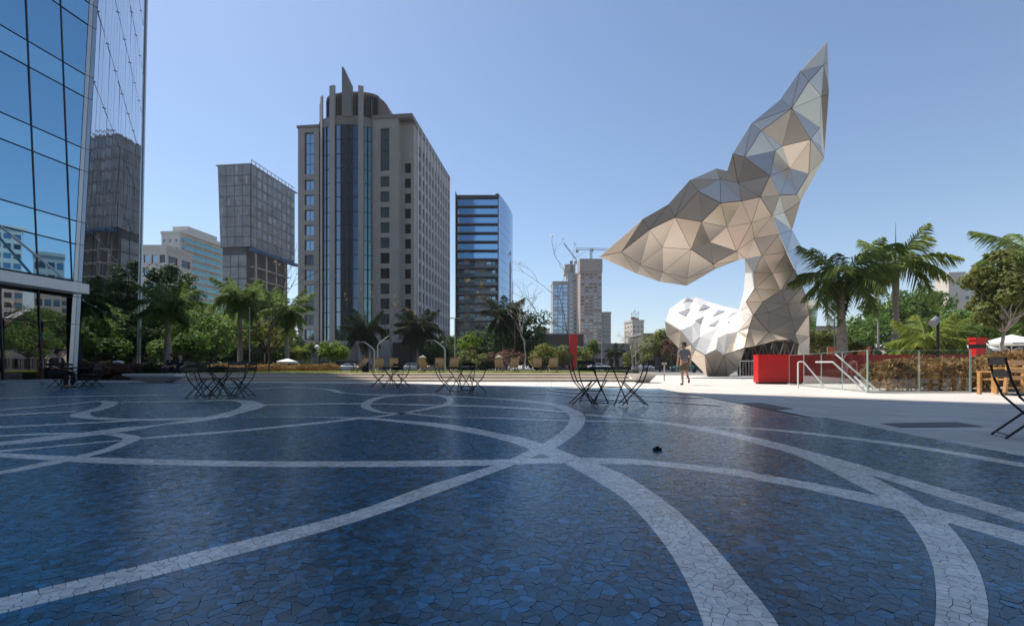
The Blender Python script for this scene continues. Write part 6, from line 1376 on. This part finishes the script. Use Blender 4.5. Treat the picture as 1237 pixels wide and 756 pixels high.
def car(label, x, d, rz, m, kind='sedan', group='cars parked along the road'):
    b, g, wins, tyre, rim, h = car_meshes(kind); t = thing('parked_car' if kind == 'sedan' else 'pickup_van', label, 'car' if kind == 'sedan' else 'van', (XD(x, d), d, -.02), R(rz), group)
    b.build('body', m, t); g.build('cabin', m, t)
    for w in wins: put(w.name.split('.')[0], w, t)
    for x_ in (-1.32, 1.32):
        for y in (-.78, .78): o = put('wheel', tyre, t, (x_, y, .32)); put('rim', rim, o)
    for y in (-.62, .62): o = h.build('headlight', M['head'], t, loc=(2.06, y, .68)); o = h.build('tail_light', M['tail'], t, loc=(-2.09, y, .78))
    for z in (.42,): bm_ = MB(); bm_.box(2.05, 2.12, -.75, .75, .36, .5); bm_.box(-2.15, -2.09, -.75, .75, .36, .5); bm_.build('bumper', m, t)
car('dark blue parked car under the small round green tree', 395, 84, 4, M['car_dark']); car('white parked car right of the small round green tree', 419, 86, 183, M['car_white']); car('white parked car before the black entrance box', 502, 85, 5, M['car_white'])
car('silver parked car behind the single bent lamp', 527, 84, 184, M['car_silver']); car('white parked car behind the tall double lamp', 566, 85, 3, M['car_white']); car('white car behind the bistro table and red totem', 724, 86, 2, M['car_white'])
car('white pickup van by the tapered planter', 776, 90, 2, M['car_white'], 'pickup'); car('teal green car behind the walking man', 824, 90, 178, M['car_teal'])
# motorbike in the shade at the foot of the shell
t = thing('motorbike', 'dark motorbike parked at the foot of the white shell', 'motorbike', (XD(843, 60), 60, 0), R(25))
for x_ in (-.65, .65): b = MB(); b.tube([(x_, -.06, .3), (x_, .06, .3)], .3, 16); b.build('wheel', M['tyre'], t)
b = MB(); b.tube([(-.6, 0, .35), (-.2, 0, .6), (.3, 0, .62), (.65, 0, .3)], [.05, .12, .1, .04], 8); b.build('frame', M['black_metal'], t); b = MB(); b.tube([(-.55, 0, .78), (0, 0, .76)], [.1, .13], 8); b.build('seat', M['tyre'], t); b = MB(); b.tube([(.1, 0, .8), (.35, 0, .82)], [.15, .1], 8); b.build('tank', M['car_dark'], t); b = MB(); b.tube([(.42, -.34, 1.0), (.48, 0, .95), (.42, .34, 1.0)], .02, 6); b.tube([(.5, 0, .95), (.66, 0, .32)], .035, 6); b.build('handlebar', M['steel'], t)

# ================================================================== PEOPLE
M['skin'] = mat('skin', (0.42, 0.24, 0.16), .55); M['hair'] = mat('dark_hair', (0.02, 0.014, 0.01), .6); M['tee'] = mat('grey_tshirt', (0.15, 0.155, 0.165), .9, var=.12, scale=6); M['shorts'] = mat('olive_shorts', (0.13, 0.105, 0.06), .9, var=.12, scale=6); M['shoe'] = mat('dark_shoe', (0.03, 0.025, 0.022), .7); M['dark_cloth'] = mat('dark_clothes', (0.018, 0.02, 0.024), .9)
def skinned(name, pts, edges, m, parent, root=0, sub=2):
    me = bpy.data.meshes.new(name); names = list(pts); ix = {n: i for i, n in enumerate(names)}
    me.from_pydata([pts[n][:3] for n in names], [(ix[a], ix[b]) for a, b in edges], []); o = bpy.data.objects.new(name, me); COL.objects.link(o)
    sk = o.modifiers.new('skin', 'SKIN'); sk.use_smooth_shade = True; s = o.modifiers.new('sub', 'SUBSURF'); s.levels = sub; s.render_levels = sub
    for i, n in enumerate(names):
        r = pts[n][3]; v = me.skin_vertices[0].data[i]; v.radius = (r if not hasattr(r, '__len__') else r[0], r if not hasattr(r, '__len__') else r[1]); v.use_root = (i == root)
    dg = bpy.context.evaluated_depsgraph_get(); me2 = bpy.data.meshes.new_from_object(o.evaluated_get(dg)); me2.name = name; bpy.data.objects.remove(o)
    me2.materials.clear(); me2.materials.append(m); me2.polygons.foreach_set('use_smooth', [True] * len(me2.polygons)); return put(name, me2, parent)
def fingers(wr, d, side):
    P = {}; E = []
    w = Vector(wr); d = Vector(d).normalized(); s = Vector(side).normalized(); palm_ = w + d * .07
    P['palm' + str(side)] = (*palm_, .028); E.append(('W', 'palm' + str(side)))
    for i, (o, L) in enumerate(((-.028, .065), (-.01, .078), (.01, .074), (.028, .055))):
        a = palm_ + d * .035 + s * o; b = a + d * L * .55 + Vector((0, -.012, 0)); c = b + d * L * .4 + Vector((0, -.02, 0)); k = 'f%d%s' % (i, side)
        P[k + 'a'] = (*a, .010); P[k + 'b'] = (*b, .009); P[k + 'c'] = (*c, .008); E += [('palm' + str(side), k + 'a'), (k + 'a', k + 'b'), (k + 'b', k + 'c')]
    th = w + d * .035 - s * .035; th2 = th + d * .04 - s * .018; k = 't' + str(side); P[k + 'a'] = (*th, .012); P[k + 'b'] = (*th2, .010); E += [('W', k + 'a'), (k + 'a', k + 'b')]
    return P, E
man = thing('person', 'man in grey t-shirt and olive shorts walking away towards the sculpture', 'person', (XD(826.5, 19.4), 19.4, 0), R(8))
J = dict(pel=(0, 0, .94, (.15, .11)), sp1=(0, .02, 1.10, (.14, .10)), ch=(0, .03, 1.30, (.165, .11)), nk=(0, .03, 1.46, .055), hd0=(0, .05, 1.55, .068), hd1=(0, .06, 1.64, (.078, .095)), hd2=(0, .05, 1.72, (.06, .075)), fc=(0, .125, 1.60, .03), nose=(0, .155, 1.615, .012),
     lh=(-.10, 0, .90, .095), lk=(-.10, -.02, .50, .062), la=(-.09, -.05, .09, .038), lt=(-.10, .11, .035, .036), rh=(.10, .01, .90, .095), rk=(.13, .10, .52, .062), ra=(.10, -.20, .24, .038), rt=(.11, -.15, .09, .036),
     ls=(-.19, .02, 1.40, .062), le=(-.27, -.04, 1.13, .042), rs=(.19, .02, 1.40, .062), re=(.28, .0, 1.13, .042), lw=(-.27, .06, .90, .029), rw=(.32, .08, .92, .029))
Ed = [('pel', 'sp1'), ('sp1', 'ch'), ('ch', 'nk'), ('nk', 'hd0'), ('hd0', 'hd1'), ('hd1', 'hd2'), ('hd0', 'fc'), ('hd1', 'nose'), ('pel', 'lh'), ('lh', 'lk'), ('lk', 'la'), ('la', 'lt'), ('pel', 'rh'), ('rh', 'rk'), ('rk', 'ra'), ('ra', 'rt'), ('ch', 'ls'), ('ls', 'le'), ('le', 'lw'), ('ch', 'rs'), ('rs', 're'), ('re', 'rw')]
for wn_, side in (('lw', (0, 1, 0)), ('rw', (0, 1, .01))):
    P_, E_ = fingers(J[wn_][:3], (0, .25, -1), side); J.update(P_); Ed += [(wn_ if a == 'W' else a, b_) for a, b_ in E_]
skinned('body', J, Ed, M['skin'], man)
gr = lambda d, ks, k: {n: (*d[n][:3], tuple(r + k for r in (d[n][3] if hasattr(d[n][3], '__len__') else (d[n][3],) * 2))) for n in ks}
sh = gr(J, ('pel', 'sp1', 'ch', 'ls', 'rs'), .025); sh['pel'] = (0, .0, .93, (.175, .13)); sh['nk'] = (0, .03, 1.44, .07); sh['l2'] = (-.245, -.02, 1.22, .066); sh['r2'] = (.25, .0, 1.22, .066)
skinned('t_shirt', sh, [('pel', 'sp1'), ('sp1', 'ch'), ('ch', 'nk'), ('ch', 'ls'), ('ls', 'l2'), ('ch', 'rs'), ('rs', 'r2')], M['tee'], man)
so = {'pel': (0, 0, .97, (.17, .125)), 'p0': (0, 0, .88, (.16, .12)), 'lh': (-.10, 0, .82, .115), 'l': (-.105, -.01, .56, .095), 'rh': (.10, .02, .82, .115), 'r': (.13, .08, .58, .095)}
skinned('shorts', so, [('pel', 'p0'), ('p0', 'lh'), ('lh', 'l'), ('p0', 'rh'), ('rh', 'r')], M['shorts'], man)
skinned('hair', {'a': (0, .02, 1.66, (.082, .088)), 'b': (0, .035, 1.735, (.07, .078)), 'c': (0, -.015, 1.60, (.06, .04))}, [('a', 'b'), ('a', 'c')], M['hair'], man)
for n, (a, b_) in (('shoe', ('la', 'lt')), ('shoe', ('ra', 'rt'))): skinned(n, {'a': (J[a][0], J[a][1] - .03, J[a][2] - .035, .045), 'b': (*J[b_][:3], .042)}, [('a', 'b')], M['shoe'], man)
def seated(label, x, y, z, rz, hide=0):
    p = thing('person', label, 'person', (x, y, z), rz); S = .45
    J = dict(pel=(0, 0, S + .10, (.15, .12)), sp=(0, .0, S + .28, (.14, .105)), ch=(0, .06, S + .46, (.165, .11)), nk=(0, .09, S + .60, .055), h0=(0, .12, S + .69, .068), h1=(0, .13, S + .78, (.078, .092)), h2=(0, .12, S + .85, (.06, .07)), nose=(0, .22, S + .75, .014),
             lh=(-.1, .06, S + .08, .09), lk=(-.13, .46, S + .06, .065), la=(-.13, .44, .09, .04), lt=(-.13, .58, .04, .036), rh=(.1, .06, S + .08, .09), rk=(.13, .46, S + .06, .065), ra=(.13, .40, .09, .04), rt=(.13, .54, .04, .036),
             ls=(-.19, .06, S + .54, .06), le=(-.25, .12, S + .28, .043), lw=(-.14, .34, S + .2, .03), rs=(.19, .06, S + .54, .06), re=(.25, .12, S + .28, .043), rw=(.14, .34, S + .2, .03))
    E = [('pel', 'sp'), ('sp', 'ch'), ('ch', 'nk'), ('nk', 'h0'), ('h0', 'h1'), ('h1', 'h2'), ('h1', 'nose'), ('pel', 'lh'), ('lh', 'lk'), ('lk', 'la'), ('la', 'lt'), ('pel', 'rh'), ('rh', 'rk'), ('rk', 'ra'), ('ra', 'rt'), ('ch', 'ls'), ('ls', 'le'), ('le', 'lw'), ('ch', 'rs'), ('rs', 're'), ('re', 'rw')]
    for w_, sd in (('lw', (1, 0, 0)), ('rw', (1, 0, .01))):
        P_, E_ = fingers(J[w_][:3], (0, 1, -.3), sd); J.update(P_); E += [(w_ if a == 'W' else a, b_) for a, b_ in E_]
    skinned('body', J, E, M['skin'], p)
    c = gr(J, ('pel', 'sp', 'ch', 'ls', 'le', 'rs', 're'), .022); c['nk'] = (0, .085, S + .57, .075); skinned('jacket', c, [('pel', 'sp'), ('sp', 'ch'), ('ch', 'nk'), ('ch', 'ls'), ('ls', 'le'), ('ch', 'rs'), ('rs', 're')], M['dark_cloth'], p)
    c = gr(J, ('pel', 'lh', 'lk', 'la', 'rh', 'rk', 'ra'), .018); skinned('trousers', c, [('pel', 'lh'), ('lh', 'lk'), ('lk', 'la'), ('pel', 'rh'), ('rh', 'rk'), ('rk', 'ra')], M['dark_cloth'], p)
    skinned('hair', {'a': (0, .10, S + .80, (.083, .085)), 'b': (0, .115, S + .865, (.068, .072)), 'c': (0, .06, S + .74, (.06, .04))}, [('a', 'b'), ('a', 'c')], M['hair'], p)
    for s in (-1, 1): skinned('shoe', {'a': (s * .13, J['la' if s < 0 else 'ra'][1] - .02, .05, .046), 'b': (*J['lt' if s < 0 else 'rt'][:3], .042)}, [('a', 'b')], M['shoe'], p)
    return p
x = XD(90, 16.2)
seated('person in dark clothes seated at the table before the lobby glass', x - .62, 16.2 - .05, .016, R(-82))
seated('person in dark clothes sitting on the shaded step edge by the stone bench', XD(208, 25.0), 25.0, .10, R(168))
seated('second person in dark clothes on the shaded step, beside the first', XD(219.5, 25.0), 25.0, .10, R(190))
b = MB(); b.tube([(0, 0, 0), (0, 0, .28), (.03, 0, .42)], [.19, .2, .1], 10); b.tube([(-.1, 0, .38), (0, 0, .56), (.1, 0, .38)], .015, 6); o = b.build('bag', M['dark_cloth'], None, True, (XD(441.5, 29), 29, LZ)); tag(o, 'dark bag on the grass next to the sideways deck chair', 'bag')

# ================================================================== HAZE
mb = MB(); mb.box(-1510, 1510, -410, 2610, -1.1, 152.5)
hm = bpy.data.materials.new('haze_air'); hm.use_nodes = True; hn = hm.node_tree; hn.nodes.remove(hn.nodes['Principled BSDF'])
pv = hn.nodes.new('ShaderNodeVolumePrincipled'); pv.inputs['Color'].default_value = (.9, .94, 1, 1); pv.inputs['Density'].default_value = 0.00022
hn.links.new(pv.outputs[0], hn.nodes['Material Output'].inputs['Volume'])
hz = mb.build('haze', hm); tag(hz, 'thin pale haze hanging in the air over the plaza', 'haze', kind='stuff')
